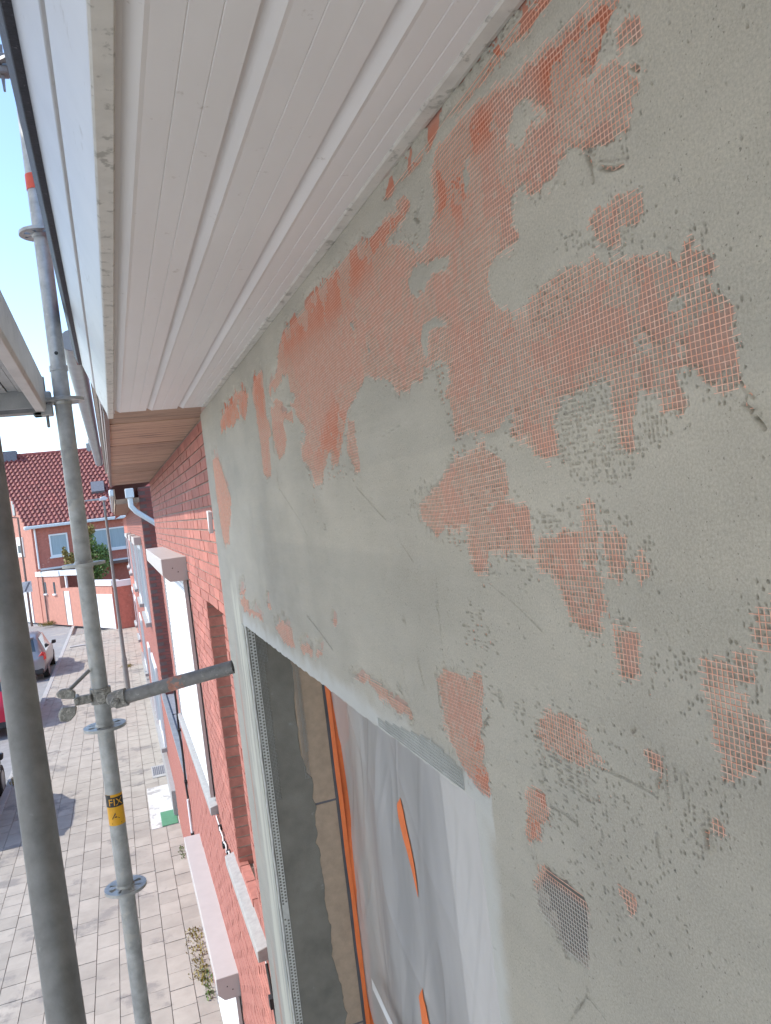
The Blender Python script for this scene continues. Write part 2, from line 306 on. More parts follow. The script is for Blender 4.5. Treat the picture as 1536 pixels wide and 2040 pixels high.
PATCHES = '''{"E":[[[2820,370],[2683,387],[2493,374],[2459,398],[2334,386],[2213,356],[2221,330],[2289,287],[2366,281],[2401,302],[2390,350],[2443,333],[2413,288],[2585,284],[2836,296]],[[2114,371],[2006,382],[1987,354],[2000,308],[1999,253],[1978,203],[2011,151],[2036,84],[2129,86],[2122,155],[2132,228],[2142,303],[2166,344]],[[1932,247],[1851,245],[1771,227],[1711,209],[1716,189],[1798,206],[1829,191],[1803,172],[1841,132],[1908,125],[1941,151],[1942,192]],[[3169,261],[3026,257],[2958,206],[2877,136],[2796,74],[2877,-20],[3017,-120],[3145,-118],[3170,-17],[3190,91],[3189,198]],[[1294,130],[1267,129],[1267,81],[1270,47],[1299,61],[1322,82]],[[1669,403],[1732,392],[1776,369],[1798,333],[1917,324],[1931,290],[1892,258],[1679,219],[1667,194],[1607,167],[1596,143],[1657,118],[1654,100],[1605,79],[1592,59],[1582,34],[1539,34],[1502,56],[1469,95],[1424,109],[1422,71],[1394,73],[1363,95],[1337,126],[1311,146],[1270,168],[1225,187],[1264,170],[1212,188],[1155,192],[1114,183],[1060,169],[1046,147],[1010,143],[995,157],[953,153],[944,167],[909,165],[906,181],[889,169],[857,142],[862,123],[880,110],[872,105],[864,83],[863,69],[817,67],[765,63],[752,70],[728,76],[716,84],[717,65],[720,50],[714,46],[690,47],[682,29],[662,20],[649,24],[653,45],[650,62],[622,74],[594,77],[569,81],[543,81],[545,47],[544,29],[538,11],[527,11],[530,32],[526,65],[526,81],[525,86],[524,100],[518,108],[508,110],[496,107],[492,99],[489,89],[494,78],[504,76],[506,66],[493,61],[488,53],[484,42],[469,41],[476,48],[481,56],[481,63],[480,73],[474,75],[475,89],[469,96],[464,90],[459,83],[456,76],[451,71],[445,63],[438,55],[431,47],[418,48],[419,63],[419,72],[421,77],[424,85],[423,95],[425,103],[430,107],[430,115],[436,120],[438,126],[433,128],[431,130],[439,129],[442,137],[444,149],[446,149],[451,140],[451,136],[457,128],[462,129],[459,135],[462,141],[479,143],[486,147],[494,152],[531,160],[541,168],[550,177],[577,179],[593,175],[618,172],[654,168],[681,163],[699,156],[712,172],[745,188],[756,207],[748,223],[748,239],[725,241],[676,238],[689,250],[689,250],[682,280],[666,285],[642,284],[635,272],[610,272],[591,279],[563,280],[543,275],[516,264],[496,262],[486,268],[487,279],[475,288],[484,294],[489,303],[510,308],[531,309],[550,318],[544,324],[527,329],[513,341],[498,348],[490,354],[488,358],[504,368],[513,366],[535,367],[561,366],[594,372],[607,370],[622,373],[646,371],[686,385],[716,389],[750,391],[787,389],[828,388],[844,370],[840,354],[845,326],[867,320],[868,301],[907,301],[954,314],[990,326],[1019,349],[1009,362],[978,361],[953,359],[937,365],[925,370],[950,382],[965,383],[964,372],[994,376],[1042,381],[1095,382],[1130,395],[1215,396],[1329,401],[1454,404],[1559,399],[1675,398]],[[618,432],[606,432],[574,412],[598,413],[630,412],[660,416],[679,412],[703,411],[748,413],[793,420],[829,418],[851,409],[852,433],[809,434],[760,434],[721,435],[674,433]],[[870,429],[912,430],[957,432],[995,425],[1010,414],[994,407],[951,411],[901,406],[871,407]],[[1005,-20],[964,-5],[926,7],[900,21],[873,25],[838,31],[802,28],[763,21],[756,7],[754,-8],[779,-15],[807,-26],[846,-37],[868,-45],[908,-45],[926,-51],[967,-56],[995,-47],[1006,-34]],[[850,-49],[820,-41],[789,-36],[760,-34],[719,-33],[718,-55],[713,-68],[713,-79],[747,-74],[778,-77],[817,-80],[830,-99],[854,-100],[856,-75]],[[689,-71],[670,-69],[653,-62],[616,-63],[606,-39],[597,-35],[604,-77],[625,-81],[630,-94],[609,-96],[602,-105],[606,-123],[611,-139],[608,-147],[624,-149],[643,-144],[652,-129],[657,-109],[666,-94],[681,-90],[697,-89]],[[581,-62],[557,-62],[561,-81],[560,-89],[571,-97],[579,-91],[582,-79]],[[543,-78],[535,-75],[534,-89],[539,-93],[543,-86]],[[1022,-272],[989,-254],[950,-253],[907,-253],[881,-238],[885,-276],[895,-314],[893,-339],[900,-399],[922,-397],[960,-382],[991,-355],[1009,-323],[1014,-293]],[[1478,-349],[1380,-326],[1292,-329],[1226,-343],[1162,-343],[1150,-359],[1231,-358],[1320,-349],[1402,-350]],[[2899,-328],[2664,-306],[2477,-309],[2421,-328],[2477,-360],[2626,-364],[2830,-358]],[[2248,-350],[2233,-325],[2132,-297],[2014,-311],[2014,-353],[2001,-372],[2125,-374],[2202,-367]],[[1964,-346],[1845,-324],[1792,-336],[1805,-362],[1910,-368]],[[1749,-325],[1692,-317],[1715,-347],[1762,-350]],[[2867,-259],[2714,-234],[2731,-284],[2880,-304]],[[2386,-275],[2279,-257],[2285,-290],[2366,-295]],[[1573,-237],[1542,-234],[1549,-251],[1573,-254]],[[739,-270],[710,-251],[678,-247],[657,-255],[644,-264],[634,-276],[657,-288],[683,-290],[715,-291],[736,-289]],[[792,-361],[770,-354],[751,-356],[749,-368],[768,-383],[777,-405],[791,-412],[787,-388],[790,-371]],[[469,-161],[454,-160],[453,-175],[447,-182],[437,-177],[434,-189],[423,-191],[424,-208],[439,-224],[445,-230],[462,-240],[466,-227],[474,-218],[473,-201],[474,-179]],[[417,-113],[406,-108],[393,-105],[397,-136],[417,-133],[417,-124]],[[434,-150],[428,-148],[430,-157],[433,-159]],[[578,-151],[561,-149],[562,-178],[575,-179]],[[615,-402],[604,-404],[611,-410]],[[552,-252],[542,-254],[543,-259],[549,-258]],[[484,-283],[476,-282],[478,-288],[484,-289]],[[551,206],[543,211],[522,208],[496,201],[493,194],[510,195],[522,191],[523,185],[545,186],[548,196]],[[486,332],[476,325],[474,315],[484,316],[493,329]],[[786,-470],[764,-446],[727,-444],[694,-445],[697,-485],[704,-511],[732,-514],[760,-503],[786,-494]]],"C":[[[1934,271],[1896,291],[1777,292],[1712,305],[1684,282],[1698,258],[1655,239],[1680,217],[1783,232],[1849,249]],[[941,190],[934,215],[906,218],[866,214],[846,199],[845,190],[877,191],[905,192],[918,180],[909,165],[944,168]],[[958,287],[932,293],[897,288],[858,282],[821,277],[823,264],[832,249],[854,255],[877,257],[902,247],[933,247],[958,256],[966,276]],[[676,347],[663,358],[641,361],[618,348],[600,331],[600,320],[613,315],[632,316],[640,308],[660,312],[681,314],[685,328]],[[767,362],[749,360],[749,329],[761,315],[772,308],[775,325]],[[475,126],[468,127],[461,126],[454,120],[452,113],[452,105],[458,102],[468,104],[479,105],[481,114]],[[1162,244],[1142,243],[1137,224],[1152,219]],[[1228,294],[1200,289],[1201,270],[1223,269]]],"P":[[0.75,[[516,108],[491,105],[490,92],[495,80],[513,59],[486,37],[480,9],[555,12],[589,15],[578,71],[544,75],[524,81]]],[0.7,[[470,96],[459,83],[456,76],[451,70],[469,41],[485,42],[480,72],[474,75]]],[0.85,[[639,84],[538,83],[543,47],[551,13],[586,-12],[617,-11],[645,14],[646,38]]],[0.5,[[1075,-28],[1011,2],[924,13],[885,39],[862,64],[813,57],[747,21],[745,-5],[715,-32],[697,-43],[716,-99],[733,-112],[767,-96],[820,-110],[862,-115],[872,-79],[929,-78],[1004,-56]]],[0.7,[[660,-141],[652,-129],[605,-135],[605,-148],[615,-159],[645,-155]]],[0.6,[[608,-120],[589,-115],[559,-136],[562,-181],[581,-184],[588,-164],[586,-141]]],[0.5,[[896,-150],[852,-148],[834,-165],[813,-203],[854,-207],[902,-208],[909,-180]]],[0.55,[[694,-92],[663,-94],[663,-113],[674,-133],[695,-113]]],[0.8,[[604,53],[515,41],[529,-5],[552,-21],[568,-14],[599,-5],[643,13],[637,42]]],[0.5,[[696,-39],[608,-22],[590,-25],[549,-42],[558,-95],[597,-103],[600,-80],[650,-63],[695,-67]]],[0.6,[[582,-144],[558,-142],[562,-178],[536,-180],[542,-189],[576,-182],[585,-164]]],[0.95,[[745,-293],[683,-290],[645,-286],[652,-325],[666,-333],[698,-327],[746,-318]]],[0.6,[[651,-288],[608,-291],[605,-315],[654,-332]]],[0.45,[[557,-164],[473,-148],[469,-164],[472,-196],[497,-204],[516,-191],[543,-190]]],[0.6,[[436,-153],[424,-139],[406,-134],[413,-152],[423,-166],[433,-165]]],[0.28,[[521,-253],[494,-249],[463,-232],[461,-256],[472,-272],[485,-308],[507,-335],[537,-324],[551,-298],[594,-318],[673,-337],[652,-325],[554,-288]]],[0.2,[[807,-260],[705,-230],[595,-234],[525,-251],[566,-360],[688,-413],[752,-379]]],[0.5,[[803,-264],[732,-252],[737,-293],[751,-289],[775,-270]]],[0.5,[[518,339],[494,346],[470,338],[472,314],[484,296],[530,314],[555,318]]],[0.4,[[516,264],[487,266],[498,236],[542,256],[592,271],[624,263],[668,277],[591,278]]],[0.5,[[597,220],[557,203],[540,211],[490,201],[488,183],[504,166],[607,201]]],[0.95,[[797,-469],[763,-439],[716,-436],[683,-438],[687,-480],[700,-514],[744,-526],[773,-512],[798,-500]]],[0.18,[[760,-400],[595,-337],[527,-332],[522,-395],[621,-483],[690,-495],[679,-438],[737,-443]]],[0.45,[[1667,241],[1516,169],[1427,101],[1385,73],[1249,53],[1302,33],[1492,44],[1610,23],[1521,-61],[1603,-56],[1616,57],[1684,115],[1757,176]]],[0.4,[[1020,362],[978,361],[897,333],[852,329],[852,301],[928,305],[953,286],[973,285],[990,326]]],[0.5,[[958,168],[909,165],[877,188],[847,130],[864,68],[894,88],[920,143]]],[0.35,[[1022,-249],[860,-222],[830,-264],[883,-311],[876,-239],[989,-254]]],[0.3,[[1133,-386],[1011,-332],[976,-370],[1001,-391]]]],"V":[[[1790,377],[1737,389],[1675,398],[1454,404],[1329,401],[1129,396],[993,377],[925,372],[953,359],[1024,352],[1134,349],[1239,338],[1309,328],[1478,336],[1693,343]],[[848,372],[828,388],[750,391],[703,380],[709,356],[762,362],[765,336],[783,318],[776,296],[842,321]],[[610,371],[561,368],[513,367],[488,358],[527,329],[567,325],[605,351]],[[624,436],[606,432],[569,409],[630,410],[703,409],[830,414],[1020,415],[1026,422],[824,436],[720,437]],[[2133,374],[2004,385],[2000,308],[2003,247],[2128,264]],[[2836,373],[2456,402],[2193,352],[2413,288],[2836,296]],[[796,-361],[747,-355],[769,-385],[791,-415]],[[991,-355],[893,-339],[895,-401],[929,-399]],[[1548,102],[1389,186],[1323,138],[1396,88]]],"K":[[1.2,1.2,[[1908,365],[1951,313],[1954,213],[1945,145],[1940,44]]],[0.4,1.5,[[1940,44],[1752,-38],[1696,-77],[1703,-116]]],[0.7,1.0,[[1292,19],[1225,-13],[1157,-42]]],[0.5,1,[[1157,-42],[1092,-35]]],[0.6,1,[[1141,89],[1079,95],[1045,98]]],[2.4,1.5,[[544,271],[545,260],[539,247],[540,236]]],[2.0,2.0,[[529,243],[516,236],[502,233]]],[1.8,2.0,[[481,299],[474,292]]],[0.9,1.0,[[1806,-267],[1697,-291],[1601,-317]]],[1.3,1.0,[[1091,-251],[1069,-307]]],[0.8,1.0,[[980,-129],[986,-199],[988,-237]]],[0.7,1.0,[[1165,-273],[1150,-334],[1143,-376]]],[2.0,1.1,[[861,-288],[891,-318],[896,-340],[896,-398]]],[0.5,1.0,[[822,-119],[755,-142],[709,-163]]],[0.6,1,[[1105,-75],[1058,-104]]],[1.4,1.0,[[737,-293],[742,-325],[747,-357]]],[1.4,0.9,[[736,-359],[707,-357],[681,-359]]],[0.9,1.0,[[645,-286],[593,-283],[551,-284]]],[1.2,1.2,[[540,-260],[548,-286]]],[1.2,1.2,[[533,-254],[534,-290]]],[1.8,1.2,[[521,-253],[521,-261]]],[1.2,1.2,[[516,-257],[514,-274]]],[2.4,2,[[493,-295],[491,-305]]],[1.8,1.2,[[555,-322],[553,-339]]],[1.2,0.8,[[701,-539],[703,-551],[731,-585],[755,-615]]],[1.0,0.8,[[703,-551],[687,-553],[673,-556]]],[1.8,2.0,[[569,-231],[572,-234]]],[1.2,1.2,[[875,366],[892,351],[903,344]]],[2.2,2.2,[[906,345],[897,335]]],[1.3,1.3,[[413,50],[405,40],[399,34]]],[2.0,1.4,[[407,31],[404,28],[400,25]]],[2.2,1.6,[[398,21],[393,13]]],[1.8,1.5,[[463,151],[463,144]]],[1.6,1.5,[[446,150],[450,138]]],[1.3,1,[[784,-409],[782,-450]]],[1.0,0.9,[[534,-239],[550,-288]]],[2,2,[[827,-254],[821,-267]]],[2.0,2.0,[[1198,-318],[1179,-327]]],[2,1.5,[[1132,-199],[1128,-202]]],[1.5,1.5,[[989,-162],[988,-169]]]],"G":[[[797,-469],[763,-439],[716,-436],[683,-438],[687,-480],[700,-514],[744,-526],[773,-512],[798,-500]],[[745,-293],[683,-290],[645,-286],[652,-325],[666,-333],[698,-327],[746,-318]]]}'''

# ================================================================== street, pavement
def sheet(name, x0, x1, y0, y1, z, m, thick=.3):
    o = MB().box(x0, x1, y0, y1, z - thick, z).build(name, m); tag(o, kind='structure'); return o
sheet('ground', -600, 600, -600, 900, G - .14, MT['ground'])
sheet('road', -11, -3.22, -60, 120, G - .11, MT['asphalt'], .1)
kerb = MB()
for i in range(60):
    kerb.box(-3.22, -3.07, -4 + i*1.0, -4 + i*1.0 + .992, G - .3, G + .005)
kerb = kerb.build('kerb', MT['kerb'], bevel=.012); tag(kerb, kind='structure')
pav = MB().box(-3.07, .06, -4, 42, G - .25, G - .012).build('pavement', MT['paverbed']); tag(pav, kind='structure')
PW, PL = .2625, .345
pm = MB().box(-PW/2 + .004, PW/2 - .004, -PL/2 + .004, PL/2 - .004, -.04, 0).mesh('paver')
pm.materials.append(MT['pavers'])
cells = []
for c in range(12):
    x = -3.07 + (c + .5) * PW
    off = random.choice((0, .5, .25)) * PL
    for j in range(int(48 / PL)):
        y = -4 + j*PL + off
        if y < 6.5: continue
        if y > 41.5: continue
        vis = abs(y - 8) if y > 8 else 99
        cells.append((y if y > 7.6 else 100 + y, x, y))
cells.sort()
rest = MB()
for i, (k, x, y) in enumerate(cells):
    dz = random.uniform(-.004, .003); tx = random.uniform(-.006, .006); ty = random.uniform(-.006, .006)
    if i < 300:
        o = bpy.data.objects.new('paver', pm); COL.objects.link(o); o.parent = pav
        o.location = (x, y, G + dz); o.rotation_euler = (tx, ty, random.uniform(-.006, .006))
    else:
        rest.box(x - PW/2 + .004, x + PW/2 - .004, y - PL/2 + .004, y + PL/2 - .004, G - .04, G + dz)
tag(rest.build('pavers', MT['pavers'], pav), kind='stuff')

# ================================================================== rendered house
PD = json.loads(PATCHES)
YA, YB, ZL, ZS = .936, 2.83, -.42, .433     # window opening (y), lintel, soffit height
YEND = 3.39
def hsh(ix, iy, seed):
    n = (ix.astype(np.int64) * 374761393 + iy.astype(np.int64) * 668265263 + seed * 982451653) & 0xFFFFFFFF
    n = ((n ^ (n >> 13)) * 1274126177) & 0xFFFFFFFF
    n = (n ^ (n >> 16)) & 0xFFFFFF
    return n / float(0xFFFFFF)
def vn(x, y, seed=0):
    ix = np.floor(x); iy = np.floor(y); fx = x - ix; fy = y - iy
    fx = fx*fx*(3-2*fx); fy = fy*fy*(3-2*fy)
    ix = ix.astype(np.int64); iy = iy.astype(np.int64)
    a = hsh(ix, iy, seed); b = hsh(ix+1, iy, seed); c = hsh(ix, iy+1, seed); d = hsh(ix+1, iy+1, seed)
    return (a*(1-fx)+b*fx)*(1-fy) + (c*(1-fx)+d*fx)*fy - .5
def fbm(x, y, seed=0, o=3):
    t = 0; a = 1.0; s = 0
    for k in range(o):
        t = t + a*vn(x*2**k, y*2**k, seed+k*17); s += a; a *= .5
    return t / s * 2
def poly_sd(Yv, Zv, poly, cap):
    """signed distance (mm, negative inside) of points to one polygon, capped"""
    out = np.full(Yv.shape, cap, dtype=np.float64)
    P = np.array(poly, dtype=np.float64)
    m = (Yv > P[:,0].min()-cap) & (Yv < P[:,0].max()+cap) & (Zv > P[:,1].min()-cap) & (Zv < P[:,1].max()+cap)
    if not m.any(): return out
    y = Yv[m]; z = Zv[m]; best = np.full(y.shape, 1e12); ins = np.zeros(y.shape, dtype=bool)
    for i in range(len(P)):
        a = P[i-1]; b = P[i]; d = b - a; L = d@d + 1e-9
        t = np.clip(((y-a[0])*d[0] + (z-a[1])*d[1]) / L, 0, 1)
        best = np.minimum(best, (y-a[0]-t*d[0])**2 + (z-a[1]-t*d[1])**2)
        if a[1] != b[1]:
            c = ((a[1] > z) != (b[1] > z)) & (y < (b[0]-a[0])*(z-a[1])/(b[1]-a[1]) + a[0]); ins ^= c
    s = np.sqrt(best); s[ins] *= -1
    out[m] = np.minimum(s, cap); return out
def line_d(Yv, Zv, poly, cap):
    out = np.full(Yv.shape, cap, dtype=np.float64); P = np.array(poly, dtype=np.float64)
    m = (Yv > P[:,0].min()-cap) & (Yv < P[:,0].max()+cap) & (Zv > P[:,1].min()-cap) & (Zv < P[:,1].max()+cap)
    if not m.any(): return out
    y = Yv[m]; z = Zv[m]; best = np.full(y.shape, 1e12)
    for i in range(1, len(P)):
        a = P[i-1]; b = P[i]; d = b - a; L = d@d + 1e-9
        t = np.clip(((y-a[0])*d[0] + (z-a[1])*d[1]) / L, 0, 1)
        best = np.minimum(best, (y-a[0]-t*d[0])**2 + (z-a[1]-t*d[1])**2)
    out[m] = np.minimum(np.sqrt(best), cap); return out
def exposure(Yv, Zv):
    d = np.full(Yv.shape, 45.0)
    for p in PD['E']: d = np.minimum(d, poly_sd(Yv, Zv, p, 45.0))
    for p in PD['C']: d = np.maximum(d, -poly_sd(Yv, Zv, p, 45.0))
    return d
def sst(a, b, x):
    t = np.clip((x-a)/(b-a), 0, 1); return t*t*(3-2*t)
def pins(Yv, Zv):
    p = np.zeros(Yv.shape)
    for s, poly in PD['P']:
        p = np.maximum(p, s * sst(6, -6, poly_sd(Yv, Zv, poly, 12.0)))
    return p
PITCH = 5.0
def warp(Yv, Zv):
    """mesh coordinates: the net hangs slightly wavy (mm)"""
    a = 7*fbm(Yv/330, Zv/330, 3, 2) + 1.0*fbm(Yv/60, Zv/60, 9, 2)
    b = 6*fbm(Yv/300, Zv/300, 5, 2) + 1.0*fbm(Yv/60, Zv/60, 11, 2)
    return Yv + a, Zv + b + .02*Yv
def ragged(Yv, Zv, d):
    far = sst(1100, 2400, Yv)
    k_ = 1 - .6*sst(345, 385, Zv)
    return d - 4.2 + k_*(8.5*fbm(Yv/32, Zv/30, 21, 3) + 5.0*fbm(Yv/7, Zv/7, 33, 2)) + far*(10*fbm(Yv/45, Zv/17, 121, 3) + 14*fbm(Yv/38, Zv/150, 123, 3) + 3) + sst(2800, 2950, Yv)*26*fbm(Yv/20, Zv/80, 127, 3)
def height(Yv, Zv):
    d0 = exposure(Yv, Zv); d = ragged(Yv, Zv, d0)
    pz = pins(Yv, Zv)
    fill = fbm(Yv/38, Zv/38, 23, 3); spot = fbm(Yv/9, Zv/9, 25, 2)
    h = -3.2 + 3.6*sst(-.30, .50, fill + .35*spot)*sst(-60, -8, d0)      # cement left in the open cells
    gz = np.zeros(Yv.shape)
    for p in PD['G']: gz = np.maximum(gz, sst(4, -6, poly_sd(Yv, Zv, p, 8.0)))
    h -= 2.5*gz
    h = h + (1.15 - h)*sst(-3.2, 2.5, d) + 1.25*sst(1, 16, d + 5*fill) + .5*spot*np.exp(-((d-3)/9)**2)
    h += .55*np.exp(-((d-7)/4)**2)*sst(-.1, .5, fbm(Yv/50, Zv/50, 27, 2)) # lip left by the trowel
    h += .55*fbm(Yv/140, Zv/110, 41, 3) + .16*fbm(Yv/14, Zv/9, 43, 2) + .30*fbm(Yv/120, Zv/9, 47, 2)*sst(-.2, .4, fbm(Yv/200, Zv/200, 49, 2))
    h += .10*fbm(Yv/2.2, Zv/2.2, 55, 1)
    # imprint of the net: open cells
    my, mz = warp(Yv, Zv)
    ci = np.floor(my/PITCH); cj = np.floor(mz/PITCH)
    r = hsh(ci, cj, 71); r2 = hsh(ci, cj, 72); r3 = hsh(ci, cj, 73)
    fy = my/PITCH - ci - .5 - .25*(r2-.5); fz = mz/PITCH - cj - .5 - .3*(r3-.5)
    blob = np.clip(1 - (fy/(.09+.15*r3))**2 - (fz/(.17+.25*r2))**2, 0, 1)
    near = np.exp(-(np.clip(d0-3, 0, 99)/11)**2) * .5 * sst(-.30, .35, fbm(Yv/70, Zv/70, 81, 2))
    pp = np.maximum(pz*(.75+.7*fbm(Yv/24, Zv/24, 83, 2)), near)
    on = (r < pp*1.25).astype(float)
    h -= on*(4.0+2.5*r2)*np.sqrt(blob)
    h += on*(.5*r3)*np.exp(-((np.hypot(fy, fz)-.5)/.12)**2)
    h += pz*(.55*fbm(Yv/5, Zv/7, 57, 2) - .35)                          # crumbly, torn surface
    h += .5*np.sin((Yv*.42+Zv+30*fbm(Yv/260, Zv/260, 59, 2))/17)*sst(.15, .5, fbm(Yv/170, Zv/120, 63, 2))  # trowel sweeps
    # pits and crumbs
    gi = np.floor(Yv/13); gj = np.floor(Zv/13)
    q = hsh(gi, gj, 91); q2 = hsh(gi, gj, 92); q3 = hsh(gi, gj, 93)
    rr = np.hypot(Yv-(gi+.2+.6*q2)*13, (Zv-(gj+.2+.6*q3)*13)*.6)
    h -= (q < .09)*3.0*np.clip(1-(rr/(.5+.75*q2))**2, 0, 1)
    h += (q > .965)*1.4*np.clip(1-(rr/(1.0+1.4*q3))**2, 0, 1)
    for dep, wid, pl in PD['K']:
        my_ = sum(q[0] for q in pl)/len(pl)/1000.0; wid = max(wid*.8, .62*my_*my_); dep = 3.0*dep*(1+.5*my_)
        dd = line_d(Yv, Zv, pl, 12.0)
        m = dd < 12
        if m.any():
            wob = dd[m] + .7*fbm(Yv[m]/5, Zv[m]/5, 97, 2)
            amp = .65 + .8*vn(Yv[m]/7, Zv[m]/7, 99)
            h[m] -= dep*amp*np.exp(-(wob/wid)**2)
            h[m] += .35*dep*amp*np.exp(-((wob-2.2*wid)/(1.2*wid))**2)
    return h, d0, pz
house = empty('rendered_house', (0, 1.9, G), 'house under renovation with grey cement base coat over orange mesh and white eaves', 'house')
# --- masonry core round the window opening
core = MB()
core.box(.005, .36, -6, YA, G, 1.2).box(.005, .36, YB, YEND, G, 1.2).box(.005, .36, YA, YB, ZL + .004, 1.2).box(.004, .36, YA, YB, G, -2.35)
core.box(.36, 5, -6, YEND, G, .55)
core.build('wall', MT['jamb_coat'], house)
# --- adhesive coat seen through the net
ys = np.arange(-.4, YEND, .006); zs = np.arange(-.9, ZS + .03, .006)
Yg, Zg = np.meshgrid(ys, zs, indexing='ij'); Yf = Yg.ravel(); Zf = Zg.ravel()
V = np.stack([np.full(Yf.shape, .0026) + .0003*fbm(Yf*40, Zf*40, 4), Yf, Zf], 1)
n1, n2 = Yg.shape
I = np.arange(n1*n2).reshape(n1, n2)
Q = np.stack([I[:-1,:-1], I[:-1,1:], I[1:,1:], I[1:,:-1]], -1).reshape(-1, 4)
cy = Yf[Q].mean(1); cz = Zf[Q].mean(1)
Q = Q[~((cy > YA-.003) & (cy < YB+.003) & (cz < ZL+.003))]
me = rawmesh('adhesive_coat', V, Q)
viv = np.zeros(Yf.shape)
for p in PD['V']:
    viv = np.maximum(viv, sst(22, -14, poly_sd(Yf*1000, Zf*1000, p, 30.0)))
attr(me, 'vivid', np.clip(viv*(.85+.5*fbm(Yf*25, Zf*25, 61, 3)), 0, 1))
gg = np.zeros(Yf.shape)
for p in PD['G']: gg = np.maximum(gg, sst(6, -6, poly_sd(Yf*1000, Zf*1000, p, 8.0)))
attr(me, 'grey', gg)
me.materials.append(MT['adhesive']); link('adhesive_coat', me, house)
# --- base coat as a real relief
Vs = []; Qs = []; H_ = []; n0 = 0
def band(yl, zl, cut=False):
    global n0
    Yg, Zg = np.meshgrid(yl, zl, indexing='ij'); Yf = Yg.ravel(); Zf = Zg.ravel()
    h, d0, pz = height(Yf*1000, Zf*1000)
    # uneven arris along the lintel and the jambs
    e = np.minimum(np.where((Yf > YA-.05) & (Yf < YB+.05), np.abs(Zf-ZL), 9), 9)
    e = np.minimum(e, np.where(Zf < ZL+.0, np.minimum(np.abs(Yf-YA), np.abs(Yf-YB)), 9))
    h += 1.6*np.exp(-(e/.012)**2)*(.6+.9*vn(Yf*60, Zf*60, 5))
    V = np.stack([-h/1000, Yf, Zf], 1)
    lip = (np.abs(Zf-ZL) < 1e-6) & (Yf > YA) & (Yf < YB)
    V[lip, 2] += (.003*fbm(Yf[lip]*45, Yf[lip]*0, 6, 3))
    n1, n2 = Yg.shape
    I = np.arange(n1*n2).reshape(n1, n2) + n0
    Vs.append(V); Qs.append(np.stack([I[:-1,:-1], I[:-1,1:], I[1:,1:], I[1:,:-1]], -1).reshape(-1, 4))
    edge = np.clip(sst(.055, .012, e + .02*fbm(Yf*22, Zf*22, 7, 3)), 0, 1) * .75
    cream = sst(.05, .0, np.abs(Yf-3.0-.03*fbm(Zf*3, Yf*0, 12, 2))-.06)*sst(-.20, -.36, Zf + .08*fbm(Yf*9, Zf*9, 13, 2))
    cream *= sst(-.25, .25, fbm(Yf*30, Zf*2.2, 14, 3) + .25)
    pink = .75*sst(.035, .0, np.abs(Yf-3.20)-.01)*sst(-.1, .5, fbm(Yf*30, Zf*2.5, 15, 3)+.15)*sst(.0, -.15, Zf)
    H_.append(np.stack([edge, cream, pink], 1)); n0 += len(V)
def prog(y0, y1, f):
    out = [y0]
    while out[-1] < y1: out.append(out[-1] + f(out[-1]))
    a = np.array(out); return y0 + (a-y0)*(y1-y0)/(a[-1]-y0)
band(prog(.27, YA, lambda y: max(.00075, .0046*y*y)), np.linspace(-.72, ZS, 1046))
band(prog(YA, YEND, lambda y: min(.0048, .0021*y*y)), np.linspace(ZL, ZS, 387))
band(np.arange(YB, YEND+.001, .008), np.linspace(-2.35, ZL, 240))
band(np.linspace(.27, YA, 84), np.linspace(-2.35, -.72, 200))
band(np.linspace(-1.2, .27, 180), np.linspace(-2.35, ZS, 340))
me = rawmesh('base_coat', np.concatenate(Vs), np.concatenate(Qs))
A_ = np.concatenate(H_)
attr(me, 'edge', A_[:,0]); attr(me, 'cream', A_[:,1]); attr(me, 'pink', A_[:,2])
me.polygons.foreach_set('use_smooth', np.ones(len(me.polygons), dtype=bool))
me.materials.append(MT['base_coat']); coat = link('base_coat', me, house)
del Vs, Qs, H_
low = MB()
low.box(.0, .004, -6, YEND, G, -2.35).box(.0, .004, -6, -1.2, -2.35, ZS).build('base_coat', MT['base_coat'], house)
